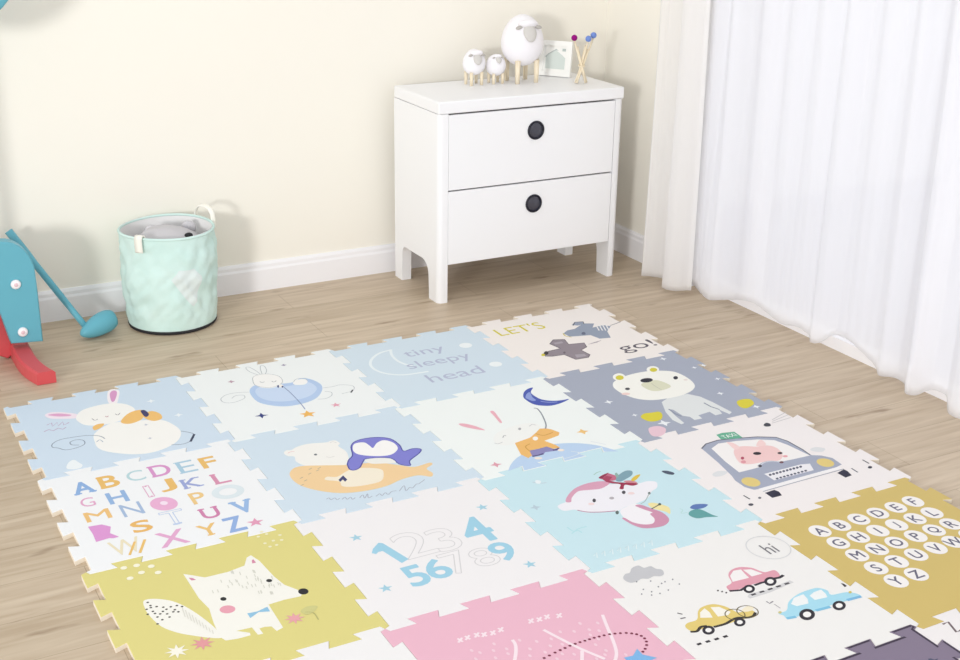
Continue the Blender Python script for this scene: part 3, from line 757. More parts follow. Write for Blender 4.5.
  ('l','#f7e3ea',9,1,[87.9,-2.3,64.6,-38.5]),
  ('e','#f2cfdb',-26.1,105.5,1.7,-5.8,-3.7,-3.3),
  ('e','#f2cfdb',8.8,81.6,1.7,-5.8,-3.7,-3.2),
  ('e','#f2cfdb',-72.8,88.0,1.8,-5.8,-3.6,-3.2),
  ('e','#f2cfdb',-22.0,61.9,1.8,-5.8,-3.6,-3.2),
  ('e','#f2cfdb',-89.8,120.3,1.8,-5.8,-3.6,-3.3),
  ('e','#f2cfdb',-104.7,96.6,1.8,-5.8,-3.6,-3.2),
  ('e','#f2cfdb',-79.5,69.1,1.8,-5.8,-3.5,-3.2),
  ('e','#f2cfdb',-36.5,37.4,1.8,-5.7,-3.6,-3.2),
  ('e','#f2cfdb',82.5,90.3,1.6,-6.0,-3.9,-3.4),
  ('e','#f2cfdb',46.5,74.3,1.6,-5.9,-3.8,-3.3),
  ('e','#f2cfdb',28.9,49.5,1.7,-5.8,-3.7,-3.2),
  ('e','#f2cfdb',58.7,42.2,1.6,-5.8,-3.8,-3.2),
  ('e','#f2cfdb',4.0,33.0,1.7,-5.7,-3.7,-3.1),
  ('e','#f2cfdb',114.6,75.8,1.6,-5.9,-3.9,-3.3),
  ('e','#f2cfdb',146.6,98.7,1.5,-6.0,-4.1,-3.4),
  ('e','#f2cfdb',187.6,79.8,1.5,-6.0,-4.1,-3.3),
  ('e','#f2cfdb',172.0,49.5,1.5,-5.9,-4.1,-3.3),
  ('e','#f2cfdb',152.6,64.6,1.5,-5.9,-4.0,-3.3),
  ('e','#f2cfdb',142.4,44.2,1.6,-5.8,-3.9,-3.2),
  ('e','#f2cfdb',120.0,30.6,1.6,-5.8,-3.9,-3.2),
  ('e','#f2cfdb',150.1,20.1,1.5,-5.7,-3.9,-3.1),
  ('e','#f2cfdb',130.9,3.1,1.5,-5.7,-3.9,-3.1),
  ('e','#f2cfdb',140.1,-29.1,1.5,-5.7,-3.9,-3.1),
  ('e','#f2cfdb',128.2,-42.4,1.5,-5.6,-3.8,-3.1),
  ('e','#f2cfdb',37.4,8.1,1.7,-5.7,-3.7,-3.1),
  ('e','#f2cfdb',62.3,-6.6,1.6,-5.7,-3.8,-3.1),
  ('e','#f2cfdb',-114.8,68.0,1.8,-5.7,-3.5,-3.1),
  ('e','#f2cfdb',-138.2,104.1,1.8,-5.8,-3.5,-3.2),
  ('e','#f2cfdb',15.4,-3.6,1.6,-5.6,-3.7,-3.1),
  ('e','#f2cfdb',100.7,-47.5,1.5,-5.5,-3.8,-3.0),
  ('e','#f2cfdb',-152.2,121.0,1.9,-5.8,-3.5,-3.3),
  ('e','#f2cfdb',-159.4,86.2,1.9,-5.8,-3.4,-3.2),
  ('e','#f2cfdb',173.4,-65.7,1.5,-5.5,-3.9,-3.0),
  ('e','#7c3048',-10.7,13.6,4,0,0,4),
  ('e','#7c3048',5.9,16.6,4,0,0,4),
  ('e','#7c3048',24.4,20.6,4,0,0,4),
  ('e','#7c3048',41.1,23.6,4,0,0,4),
  ('e','#7c3048',56.2,25.7,4,0,0,4),
  ('e','#7c3048',72.3,28.2,4,0,0,4),
  ('e','#7c3048',88.0,29.1,4,0,0,4),
  ('e','#7c3048',102.3,29.7,4,0,0,4),
  ('e','#7c3048',116.7,29.3,4,0,0,4),
  ('e','#7c3048',130.3,29.3,4,0,0,4),
  ('e','#7c3048',143.8,29.4,4,0,0,4),
  ('e','#7c3048',157.9,28.2,4,0,0,4),
  ('e','#7c3048',172.0,27.0,4,0,0,4),
  ('e','#7c3048',186.6,24.6,4,0,0,4),
  ('e','#7c3048',200.2,20.7,4,0,0,4),
  ('e','#7c3048',213.3,16.0,4,0,0,4),
  ('e','#7c3048',226.9,10.1,4,0,0,4),
  ('e','#7c3048',237.9,2.4,4,0,0,4),
  ('e','#7c3048',247.0,-6.3,4,0,0,4),
  ('e','#7c3048',253.0,-17.5,4,0,0,4),
  ('e','#7c3048',254.1,-30.2,4,0,0,4),
  ('e','#7c3048',250.5,-43.3,4,0,0,4),
  ('e','#7c3048',242.1,-56.0,4,0,0,4),
  ('e','#7c3048',229.7,-67.3,4,0,0,4),
  ('e','#7c3048',217.6,-74.8,4,0,0,4),
  ('f','#7fb6e6',0,[162,-74,187,-77,212,-58,210,-84,234,-111,201,-113,184,-128,174,-109,144,-108,163,-94]),
  ('s','#a9cdea',59.4,-110.3,20,5,0.42),
 ],
 (2, 3): [
  ('f','#e1a0b0',1,[-14,66,12,76,26,107,48,126,80,130,109,112,119,89,129,76,157,74,156,52,143,41,94,42,45,44,-12,42]),
  ('f','#f4f0ef',0,[17,78,30,105,55,122,78,118,73,95,70,74]),
  ('f','#f4f0ef',0,[82,114,103,106,117,74,81,76]),
  ('l','#35303a',8,0,[-19.7,46.2,10.1,35.5,37.0,42.5]),
  ('l','#35303a',8,0,[57.8,37.7,84.2,39.3,96.9,37.5]),
  ('l','#35303a',9,0,[128.2,40.3,143.7,37.2,162.3,41.9]),
  ('f','#d6d5d6',0,[5,2,19,12,77,5,160,14,163,1,71,-9,6,-8]),
  ('l','#4a464c',7,0,[19.0,3.8,34.5,3.8]),
  ('l','#4a464c',7,0,[47.4,4.0,62.9,4.0]),
  ('l','#4a464c',7,0,[75.9,4.3,91.6,4.3]),
  ('l','#4a464c',7,0,[104.7,4.5,120.5,4.5]),
  ('l','#4a464c',7,0,[133.7,4.7,149.6,4.8]),
  ('e','#2e2a34',33.9,30.3,13.9,-7.1,-13.3,-16.2),
  ('e','#f4f2f0',33.9,30.3,7.3,-3.7,-6.7,-8.1),
  ('e','#2e2a34',109.4,33.5,15.0,-7.7,-15.0,-17.5),
  ('e','#f4f2f0',109.4,33.5,7.8,-4.0,-7.5,-8.8),
  ('e','#4a4448',-45.6,61.7,2.5,-1.2,-2.6,-3.2),
  ('e','#4a4448',-38.9,52.6,2.4,-1.2,-2.6,-3.2),
  ('e','#4a4448',-32.3,43.5,2.5,-1.2,-2.6,-3.2),
  ('f','#e3cb78',1,[-226,-36,-210,-24,-180,-23,-154,6,-131,18,-99,16,-78,-5,-70,-28,-63,-46,-31,-48,-25,-65,-42,-81,-80,-74,-133,-74,-172,-64,-220,-60]),
  ('f','#f6f2e8',0,[-167,-20,-152,0,-130,10,-130,-11,-138,-34]),
  ('f','#f6f2e8',0,[-113,7,-92,-2,-80,-34,-95,-43,-123,-36]),
  ('l','#37322e',8,1,[-227.8,-59.0,-211.2,-64.5,-191.3,-54.0,-174.3,-57.5]),
  ('l','#37322e',8,1,[-162.2,-69.0,-127.4,-71.2,-98.9,-64.8,-78.5,-64.6,-59.4,-74.4,-40.1,-75.7,-24.7,-65.4]),
  ('r','#6a6040',-77.9,-48.9,26,24,3),
  ('r','#6a6040',-39.8,-52.3,28,26,3),
  ('f','#f4ead0',1,[-48,-40,-25,-33,-14,-44,-26,-54,-47,-51]),
  ('e','#2e2a34',-182.6,-74.0,14.1,-7.2,-12.3,-15.8),
  ('e','#f4f2f0',-182.6,-74.0,7.3,-3.8,-6.1,-7.9),
  ('e','#2e2a34',-89.5,-82.2,13.3,-6.8,-12.1,-14.9),
  ('e','#f4f2f0',-89.5,-82.2,6.9,-3.5,-6.1,-7.5),
  ('l','#3a363c',8,0,[-247.2,-111.5,-234.2,-111.3]),
  ('l','#3a363c',8,0,[-221.3,-112.9,-208.2,-112.6]),
  ('l','#3a363c',8,0,[-195.2,-114.3,-182.0,-114.0]),
  ('l','#3a363c',8,0,[-168.9,-115.7,-155.6,-115.4]),
  ('f','#a9dcee',1,[25,-96,54,-95,85,-67,129,-50,169,-46,201,-50,215,-71,210,-92,256,-101,276,-123,272,-135,246,-135,179,-129,120,-132,65,-130,29,-128,31,-110]),
  ('f','#f0f3f3',0,[84,-77,111,-58,145,-56,140,-78,127,-96,91,-92]),
  ('f','#f0f3f3',0,[155,-69,177,-61,203,-60,200,-81,192,-96,153,-91]),
  ('l','#7ec2e2',10,0,[28.8,-123.8,55.4,-128.9]),
  ('l','#7ec2e2',10,0,[121.0,-130.2,167.1,-134.2]),
  ('l','#7ab8e0',10,0,[228.6,-130.3,275.1,-133.8]),
  ('e','#2e2a34',88.1,-133.8,18.2,-9.4,-18.0,-20.0),
  ('e','#f4f2f0',88.1,-133.8,9.4,-4.9,-9.0,-10.1),
  ('e','#2e2a34',191.7,-140.2,15.6,-7.9,-15.9,-17.0),
  ('e','#f4f2f0',191.7,-140.2,8.1,-4.1,-8.0,-8.5),
  ('e','#d0c064',263.4,-105.2,4.0,-2.0,-4.3,-4.6),
  ('e','#d0c88a',32.1,-94.4,4.3,-2.2,-3.9,-4.5),
  ('f','#3c383e',0,[273,-60,278,-66,278,-78,268,-80]),
  ('l','#58545a',4,0,[-206.4,24.4,-197.9,13.6]),
  ('l','#58545a',4,0,[-214.8,-0.1,-200.0,-2.4]),
  ('l','#8a868c',4,0,[34.6,-37.8,35.9,-49.5,50.7,-46.0]),
  ('l','#b2aeb2',3,0,[44.6,-57.2,46.0,-79.9]),
  ('f','#c6c6ca',1,[-237,214,-234,229,-218,242,-203,242,-185,259,-161,262,-154,245,-133,244,-128,226,-116,214,-125,194,-140,190,-155,198,-176,194,-192,202,-212,197,-230,199]),
  ('e','#8c8c94',-213.1,195.7,2.0,-1.1,-2.1,-3.1),
  ('e','#8c8c94',-177.6,181.3,2.0,-1.0,-2.2,-3.0),
  ('e','#8c8c94',-158.2,158.3,2.0,-1.0,-2.1,-3.0),
  ('e','#8c8c94',-119.8,161.2,2.0,-1.0,-2.3,-3.0),
  ('e','#8c8c94',-117.9,134.1,2.0,-1.0,-2.2,-3.0),
  ('e','#8c8c94',-219.2,156.3,1.9,-1.0,-2.1,-2.9),
  ('e','#8c8c94',-206.2,136.9,2.0,-1.0,-2.1,-2.9),
  ('e','#8c8c94',-175.9,148.9,2.0,-1.0,-2.2,-3.0),
  ('e','#8c8c94',-161.9,123.4,2.0,-1.0,-2.2,-2.9),
  ('e','#8c8c94',-215.7,123.7,2.0,-1.0,-2.0,-2.9),
  ('e','#8c8c94',-191.3,120.2,2.0,-1.0,-2.1,-2.9),
  ('e','#8c8c94',-236.4,139.6,2.0,-1.0,-2.0,-2.9),
  ('e','#8c8c94',-145.3,161.0,2.0,-1.0,-2.1,-2.9),
  ('r','#d8d8da',222.9,175.4,62,62,3),
  ('t','#77757c','hi',221.7,169.8,52,36,'f',0,0),
 ],
 (3, 3): [
  ('e','#f4f0ee',-182.6,180.2,32,0,0,34),
  ('t','#67657a','A',-182.6,180.2,36,0,'m',0,0),
  ('e','#f4f0ee',-107.1,180.1,32,0,0,34),
  ('t','#67657a','B',-107.1,180.1,36,0,'m',0,0),
  ('e','#f4f0ee',-30.9,181.5,32,0,0,34),
  ('t','#67657a','C',-30.9,181.5,36,0,'m',0,0),
  ('e','#f4f0ee',46.3,183.0,32,0,0,34),
  ('t','#67657a','D',46.3,183.0,36,0,'m',0,0),
  ('e','#f4f0ee',121.5,185.2,32,0,0,34),
  ('t','#67657a','E',121.5,185.2,36,0,'m',0,0),
  ('e','#f4f0ee',195.9,188.6,32,0,0,34),
  ('t','#67657a','F',195.9,188.6,36,0,'m',0,0),
  ('e','#f4f0ee',-182.8,105.0,32,0,0,34),
  ('t','#67657a','G',-182.8,105.0,36,0,'m',0,0),
  ('e','#f4f0ee',-107.1,104.5,32,0,0,34),
  ('t','#67657a','H',-107.1,104.5,36,0,'m',0,0),
  ('e','#f4f0ee',-30.6,105.3,32,0,0,34),
  ('t','#67657a','I',-30.6,105.3,36,0,'m',0,0),
  ('e','#f4f0ee',44.1,105.6,32,0,0,34),
  ('t','#67657a','J',44.1,105.6,36,0,'m',0,0),
  ('e','#f4f0ee',120.5,108.1,32,0,0,34),
  ('t','#67657a','K',120.5,108.1,36,0,'m',0,0),
  ('e','#f4f0ee',193.2,111.0,32,0,0,34),
  ('t','#67657a','L',193.2,111.0,36,0,'m',0,0),
  ('e','#f4f0ee',-183.8,29.5,32,0,0,34),
  ('t','#67657a','M',-183.8,29.5,36,0,'m',0,0),
  ('e','#f4f0ee',-109.1,29.2,32,0,0,34),
  ('t','#67657a','N',-109.1,29.2,36,0,'m',0,0),
  ('e','#f4f0ee',-33.7,30.2,32,0,0,34),
  ('t','#67657a','O',-33.7,30.2,36,0,'m',0,0),
  ('e','#f4f0ee',44.0,32.0,32,0,0,34),
  ('t','#67657a','P',44.0,32.0,36,0,'m',0,0),
  ('e','#f4f0ee',118.3,33.0,32,0,0,34),
  ('t','#67657a','Q',118.3,33.0,36,0,'m',0,0),
  ('e','#f4f0ee',190.9,36.8,32,0,0,34),
  ('t','#67657a','R',190.9,36.8,36,0,'m',0,0),
  ('e','#f4f0ee',-186.2,-45.6,32,0,0,34),
  ('t','#67657a','S',-186.2,-45.6,36,0,'m',0,0),
  ('e','#f4f0ee',-109.9,-46.1,32,0,0,34),
  ('t','#67657a','T',-109.9,-46.1,36,0,'m',0,0),
  ('e','#f4f0ee',-33.3,-44.0,32,0,0,34),
  ('t','#67657a','U',-33.3,-44.0,36,0,'m',0,0),
  ('e','#f4f0ee',43.8,-42.4,32,0,0,34),
  ('t','#67657a','V',43.8,-42.4,36,0,'m',0,0),
  ('e','#f4f0ee',116.3,-40.7,32,0,0,34),
  ('t','#67657a','W',116.3,-40.7,36,0,'m',0,0),
  ('e','#f4f0ee',190.4,-35.9,32,0,0,34),
  ('t','#67657a','X',190.4,-35.9,36,0,'m',0,0),
  ('e','#f4f0ee',-186.7,-120.0,32,0,0,34),
  ('t','#67657a','Y',-186.7,-120.0,36,0,'m',0,0),
  ('e','#f4f0ee',-112.0,-120.2,32,0,0,34),
  ('t','#67657a','Z',-112.0,-120.2,36,0,'m',0,0),
 ],
 (2, 4): [
  ('edge','#3f3548',7),
  ('f','#4e5470',0,[219,189,227,187,231,179,243,179,228,170,213,174]),
 ],
 (3, 4): [
  ('l','#75666a',7,0,[-234.2,279.7,-213.7,280.6,-230.0,239.0,-209.7,239.8]),
  ('l','#75666a',7,0,[-209.7,239.8,-227.4,206.5,-199.5,205.4]),
 ],
}

TEXT = {}
def text_mesh(txt, off):
    key = (txt, off)
    if key in TEXT: return TEXT[key]
    c = bpy.data.curves.new('t', 'FONT'); c.body = txt; c.size = 1; c.offset = off; c.resolution_u = 4; c.fill_mode = 'FRONT'
    o = bpy.data.objects.new('t', c); col.objects.link(o)
    dg = bpy.context.evaluated_depsgraph_get(); dg.update()
    me = o.evaluated_get(dg).to_mesh()
    vs = [(v.co.x, v.co.y) for v in me.vertices]; fs = [tuple(p.vertices) for p in me.polygons]
    cnt = {}
    for fc in fs:
        for k in range(len(fc)):
            e = tuple(sorted((fc[k], fc[(k+1) % len(fc)]))); cnt[e] = cnt.get(e, 0) + 1
    ed = [e for e, n in cnt.items() if n == 1]
    o.evaluated_get(dg).to_mesh_clear()
    bpy.data.objects.remove(o); bpy.data.curves.remove(c)
    x0 = min(v[0] for v in vs); x1 = max(v[0] for v in vs); y0 = min(v[1] for v in vs); y1 = max(v[1] for v in vs)
    nv = [((x - (x0+x1)/2) / (x1 - x0), (y - (y0+y1)/2) / (y1 - y0)) for x, y in vs]
    TEXT[key] = (nv, fs, ed, (x1 - x0) / (y1 - y0)); return TEXT[key]
SERIF = {'A': 'bl br', 'B': 'tl bl', 'D': 'tl bl', 'E': 'tl bl', 'I': 'tc bc', 'K': 'tl bl tr br', 'L': 'tl bl', 'T': 'bc', 'U': 'tl tr', 'V': 'tl tr', 'N': 'tl bl tr', 'P': 'bl', 'H': 'tl bl tr br', 'Y': 'bc'}

def print_art(mb, ops, z0):
    """the printed picture: flat coloured shapes lying on the tile, coordinates in millimetres from the tile's middle"""
    z = z0
    def V(x, y, dz=0): return mb.bm.verts.new((x / 1000, y / 1000, z + dz))
    def pm(c): return mat('print_' + c[1:], c, .6, .25)
    def poly(pts, c):
        for tri in tessellate_polygon([[Vector((x, y, 0)) for x, y in pts]]):
            vs = [V(*pts[k]) for k in tri]
            a, b_, d = [v.co for v in vs]
            if (b_ - a).cross(d - a).z < 0: vs.reverse()
            mb.face(vs, pm(c))
    def ribbon(pts, w, c, closed=False, dz=0):
        pts = [Vector(p) for p in pts]; n = len(pts); L = []
        for k in range(n):
            a = pts[k-1] if closed or k else pts[k]; b_ = pts[(k+1) % n] if closed or k < n-1 else pts[k]
            t = b_ - a
            t = t.normalized() if t.length > 1e-6 else Vector((1, 0))
            nn = Vector((-t.y, t.x)) * w / 2
            L.append((pts[k] - nn, pts[k] + nn))
        for k in range(n if closed else n - 1):
            a, b_ = L[k], L[(k+1) % n]; e = dz + (k % 3) * .000001     # neighbours never share a plane
            mb.face([V(*a[0], e), V(*b_[0], e), V(*b_[1], e), V(*a[1], e)], pm(c))
    for o in ops:
        z += .000006
        k, c = o[0], o[1]
        if k == 'f':
            p = list(zip(o[3][::2], o[3][1::2])); poly(catmull(p, 4, True) if o[2] else p, c)
        elif k == 'l':
            p = list(zip(o[4][::2], o[4][1::2])); ribbon(catmull(p, 4) if o[3] else p, o[2], c)
        elif k == 'e':
            cx, cy, ux, uy, vx, vy = o[2:]; n = 10 if max(abs(ux), abs(vy), abs(uy)) < 8 else 22
            pts = [(cx + ux*math.cos(2*PI*q/n) + vx*math.sin(2*PI*q/n), cy + uy*math.cos(2*PI*q/n) + vy*math.sin(2*PI*q/n)) for q in range(n)]
            poly(pts, c)
        elif k == 's':
            cx, cy, r, n, inn = o[2:]
            poly([(cx + (r if q % 2 == 0 else r*inn)*math.sin(PI*q/n + .2), cy + (r if q % 2 == 0 else r*inn)*math.cos(PI*q/n + .2)) for q in range(2*n)], c)
        elif k == 'hill':                                 # reaches down to the tile's toothed front edge
            p = list(zip(o[2][::2], o[2][1::2])); cv = catmull(p, 4)
            lp = inset(OUT, .003); n0 = len(WP) - 1
            fr = [(x*1000, y*1000) for x, y in lp[n0:2*n0 + 1] if cv[0][0] + 8 < x*1000 < cv[-1][0] - 4]
            poly(cv + fr[::-1], c)
        elif k == 'r':
            cx, cy, ra, rb, wd = o[2:]
            ribbon([(cx + ra*math.cos(2*PI*q/36), cy + rb*math.sin(2*PI*q/36)) for q in range(36)], wd, c, True)
        elif k == 'edge':
            lp = [(x*1000, y*1000) for x, y in inset(OUT, .0022 + o[2] / 2000)]
            ribbon(lp, o[2], c, True)
        elif k == 't':
            _, c, txt, cx, cy, h, wd, st, sf, rot = o
            vs, fs, ed, asp = text_mesh(txt, 0)
            if not wd: wd = h * asp
            P = [(cx + x*wd, cy + y*h) for x, y in vs]
            if st == 'o':
                for q, (a, b_) in enumerate(ed): ribbon([P[a], P[b_]], 3.0, c, False, (q % 11) * .0000004)
            else:
                wid = {'b': .065, 'm': .035}.get(st, 0) * h
                if wid:
                    for q, (a, b_) in enumerate(ed):
                        d_ = Vector(P[b_]) - Vector(P[a]); d_ = d_.normalized() * wid * .3 if d_.length > 1e-6 else d_
                        ribbon([Vector(P[a]) - d_, Vector(P[b_]) + d_], wid, c, False, .0000005 + (q % 11) * .0000004)
                vv = [V(*p) for p in P]
                for fc in fs:
                    g = [vv[q] for q in fc]
                    ff = mb.face(g, pm(c))
            if sf and len(txt) == 1 and txt in SERIF:
                th = .10 * h if st != 'f' else .06 * h
                z += .000006
                for s_ in SERIF[txt].split():
                    yy = cy + (h/2 - th/2) * (1 if s_[0] == 't' else -1)
                    xx = cx + {'l': -.38, 'c': 0, 'r': .38}[s_[1]] * wd; hw = .2 * wd
                    poly([(xx-hw, yy-th/2), (xx+hw, yy-th/2), (xx+hw, yy+th/2), (xx-hw, yy+th/2)], c)

TILES = {
 (0,0): ('#cfdeed', 'pale blue foam mat tile printed with a sleeping white rabbit in an orange scarf'),
 (1,0): ('#f0f3f3', 'white foam mat tile printed with a rabbit lying on a pale blue ball'),
 (2,0): ('#d2e1ec', 'pale blue foam mat tile printed with a moon and the words tiny sleepy head'),
 (3,0): ('#f4ede8', "off-white foam mat tile printed with LET'S go! and two grey aeroplanes"),
 (0,1): ('#f1f2f4', 'white foam mat tile printed with large multicoloured capital letters'),
 (1,1): ('#d1e0ec', 'pale blue foam mat tile printed with a white bear and a purple penguin'),
 (2,1): ('#f1f5f3', 'white foam mat tile printed with a rabbit under a dark blue crescent moon'),
 (3,1): ('#a7adbd', 'grey foam mat tile printed with a white bear with yellow ears'),
 (0,2): ('#ded487', 'yellow foam mat tile printed with a white fox wearing a blue bow'),
 (1,2): ('#f0edee', 'white foam mat tile printed with blue and outlined numbers 1 to 9'),
 (2,2): ('#c9e5ed', 'aqua foam mat tile printed with a pink monkey wearing flowers'),
 (3,2): ('#f2eceb', 'white foam mat tile printed with a pink animal driving a grey taxi'),
 (0,3): ('#f0eeee', 'blank white foam mat tile in front of the yellow fox tile'),
 (1,3): ('#ebb8ca', 'pink foam mat tile printed with white lines and a dotted trail'),
 (2,3): ('#f0eeec', 'white foam mat tile printed with pink, yellow and blue cars'),
 (3,3): ('#d2ba71', 'ochre foam mat tile printed with the alphabet in white circles'),
 (2,4): ('#85798e', 'dark purple foam mat tile with a darker outlined edge at the mat front'),
 (3,4): ('#f0ecec', 'off-white foam mat tile printed with a brown zigzag line, beside the purple tile'),
}
for (i, j), (hx, lab) in TILES.items():
    mb = MB(); mt = mat('foam_top_' + hx[1:], hx, .62, .25, bump=.06, bscale=400)
    lo = inset(OUT, .0003); hi = inset(OUT, .0014)
    n = len(lo)
    a = [mb.bm.verts.new((x, y, 0)) for x, y in lo]; b = [mb.bm.verts.new((x, y, TH - .0013)) for x, y in lo]; c = [mb.bm.verts.new((x, y, TH)) for x, y in hi]
    for k in range(n):
        q = (k+1) % n
        mb.face([a[k], a[q], b[q], b[k]], m_foam); mb.face([b[k], b[q], c[q], c[k]], mt)
    for tri in tessellate_polygon([[Vector((x, y, 0)) for x, y in lo]]):
        ids = list(tri)
        p, q, r = [Vector((*lo[t], 0)) for t in ids]
        if (q - p).cross(r - p).z < 0: ids.reverse()
        mb.face([c[t] for t in ids], mt); mb.face([a[t] for t in ids[::-1]], m_foam)
    print_art(mb, ART.get((i, j), []), TH + .00003)
    o = mb.build('foam_mat_tile', loc=(OX + (i + .5) * TX, OY - (j + .5) * TY, 0))
    tag(o, lab, 'play mat tile', 'interlocking foam play mat tiles')

# ------------------------------------------------------------------ chest of drawers
DX, DY, DW, DD, DH = 1.825, .345, .914, .435, .872
ch = thing('chest_of_drawers', (DX, DY, 0), 'white two-drawer chest on four legs with round dark finger pulls', 'chest of drawers')
def arc(cx, cz, rx, rz, a0, a1, n=6): return [(cx + rx*math.cos(math.radians(a0 + (a1-a0)*k/n)), cz + rz*math.sin(math.radians(a0 + (a1-a0)*k/n))) for k in range(n+1)]
side = [(0, 0), (.088, 0), (.092, .10)] + arc(.152, .10, .06, .066, 180, 90) + arc(.325, .131, .035, .035, 90, 0) + [(.363, 0), (DD, 0), (DD, .82), (0, .82)]
for x0, x1, outer in ((0, .045, 0), (DW - .042, DW, DW)):
    s = MB(); s.extrude(side, 0, x0, x1, m_white)
    es = [e for e in s.bm.edges if all(abs(v.co.y) < 1e-6 and abs(v.co.x - outer) < 1e-6 for v in e.verts)]
    bmesh.ops.bevel(s.bm, geom=es, offset=.022, segments=6, affect='EDGES', profile=.5)
    for fc in s.bm.faces: fc.smooth = False
    s.build('side_panel', ch)
s = MB(); s.box((-.0005, -.001, .8205), (DW + .0005, DD, DH), m_white, .006, 3); s.build('top_panel', ch)
s = MB(); s.box((.045, DD - .012, .175), (DW - .042, DD - .002, .82), m_white); s.build('back_panel', ch)
s = MB(); s.box((.045, .03, .172), (DW - .042, DD - .012, .186), m_white); s.build('bottom_panel', ch)
for z0, z1 in ((.17, .49), (.496, .8145)):
    d = MB(); d.box((.047, .001, z0), (DW - .044, .019, z1), m_white, .002, 2)
    d.box((.06, .019, z0 + .02), (DW - .057, DD - .04, z1 - .015), m_gap_shade)
    dr = d.build('drawer', ch)
    p = MB(); c = (.466, .001, z0 + .225 if z0 < .3 else z0 + .222)
    p.lathe([(.041, -.004), (.041, .003), (.038, .007), (.034, .007), (.031, .003), (.031, .001)], m_navy, c, 32, 'y')
    p.lathe([(.031, .001), (.024, .0025), (.012, .004), (.002, .0045)], m_pull, c, 32, 'y', cap0=False)
    pl = p.build('finger_pull', dr); pl['label'] = 'round dark finger pull'

# ------------------------------------------------------------------ sheep, frame and sticks on the chest
def sheep(x, y, z0, leg, r, rz_, facedir, fs, label, earless=False):
    t = thing('sheep_figurine', (x, y, z0), label, 'figurine', 'sheep ornaments on the chest')
    cz = leg + rz_ * .93
    def egg(p): return Vector((p.x * (1 - .10 * p.z / rz_), p.y * (1 - .10 * p.z / rz_), p.z))
    b = MB(); b.ball((0, 0, cz), (r, r * .92, rz_), m_wool, 22, warp=egg); b.build('wool_body', t)
    d = Vector(facedir).normalized()
    k = 1 / math.sqrt((d.x/r)**2 + (d.y/(r*.92))**2 + (d.z/rz_)**2)
    fc = Vector((0, 0, cz)) + d * k * .97
    rot = d.to_track_quat('-Y', 'Z').to_matrix()
    f_ = MB()
    def sq(p): return Vector((p.x * (1.0 - .12 * (p.z < 0) * abs(p.z) / (fs * 1.2)), p.y, p.z))
    f_.ball(fc, (fs * .82, fs * .42, fs * 1.12), m_face, 14, rot, sq); f_.build('face', t)
    tu = MB(); tu.ball(fc + rot @ Vector((0, .25*fs, fs * 1.15)), (fs * 1.25, fs * .9, fs * .55), m_wool, 12, rot); tu.build('wool_tuft', t)
    for s_ in (-1, 1):
        e = MB(); e.ball(fc + rot @ Vector((s_ * fs * 1.2, .1*fs, fs * .75)), (fs * .5, fs * .22, fs * .22), m_ear, 10, rot @ Matrix.Rotation(s_ * .25, 3, 'Y')); e.build('ear', t)
    for sx in (-1, 1):
        for sy in (-1, 1):
            l = MB(); l.lathe([(.075*r + .0025, 0), (.10*r + .0025, leg + rz_*.2)], m_wood, (sx * r * .5, sy * r * .5, 0), 12); l.build('leg', t)
    return t
sheep(2.388, .645, DH, .078, .096, .112, (-.10, -.9, .46), .037, 'largest white sheep ornament with grey face, on tall pale wooden legs')
sheep(2.155, .66, DH, .046, .051, .056, (-.10, -.9, .40), .024, 'leftmost sheep ornament, medium sized with grey face, on wooden legs')
sheep(2.262, .655, DH, .036, .045, .047, (-.10, -.75, .62), .016, 'smallest sheep ornament, standing between the medium and the large sheep')

pf = thing('photo_frame', (2.593, .70, DH), 'small square white picture frame between the large sheep and the sticks', 'picture frame', rz=math.radians(-52))
tilt = Matrix.Rotation(math.radians(-9), 3, 'X')
def tilted(mb):
    for v in mb.bm.verts: v.co = tilt @ v.co
FWd, FHt = .155, .160
s = MB()
for lo, hi in (((-FWd/2, -.008, .0015), (FWd/2, .008, .024)), ((-FWd/2, -.008, FHt-.022), (FWd/2, .008, FHt)), ((-FWd/2, -.008, .024), (-FWd/2+.022, .008, FHt-.022)), ((FWd/2-.022, -.008, .024), (FWd/2, .008, FHt-.022))): s.box(lo, hi, m_frame)
s.box((-FWd/2+.022, .003, .024), (FWd/2-.022, .008, FHt-.022), m_frame)
tilted(s); s.build('frame', pf)
s = MB(); s.box((-FWd/2+.022, 0, .024), (FWd/2-.022, .003, FHt-.022), m_pic)
s.extrude([(-.047, .034), (.046, .034), (.046, .085), (.030, .098), (0, .118), (-.036, .098), (-.047, .085)], 1, -.0006, 0, m_pic2)
s.extrude([(-.051, .088), (-.036, .102), (0, .124), (.012, .116), (0, .118), (-.034, .098), (-.047, .083)], 1, -.001, 0, m_pic3)
s.extrude([(.030, .115), (.046, .115), (.046, .127), (.030, .127)], 1, -.001, 0, m_pic3)
tilted(s); s.build('picture', pf)
s = MB(); s.extrude([(.006, .11), (.046, .0), (.052, .0), (.012, .115)], 0, -.02, .02, m_frame)
for v in s.bm.verts: v.co.y += .012
s.build('stand', pf)

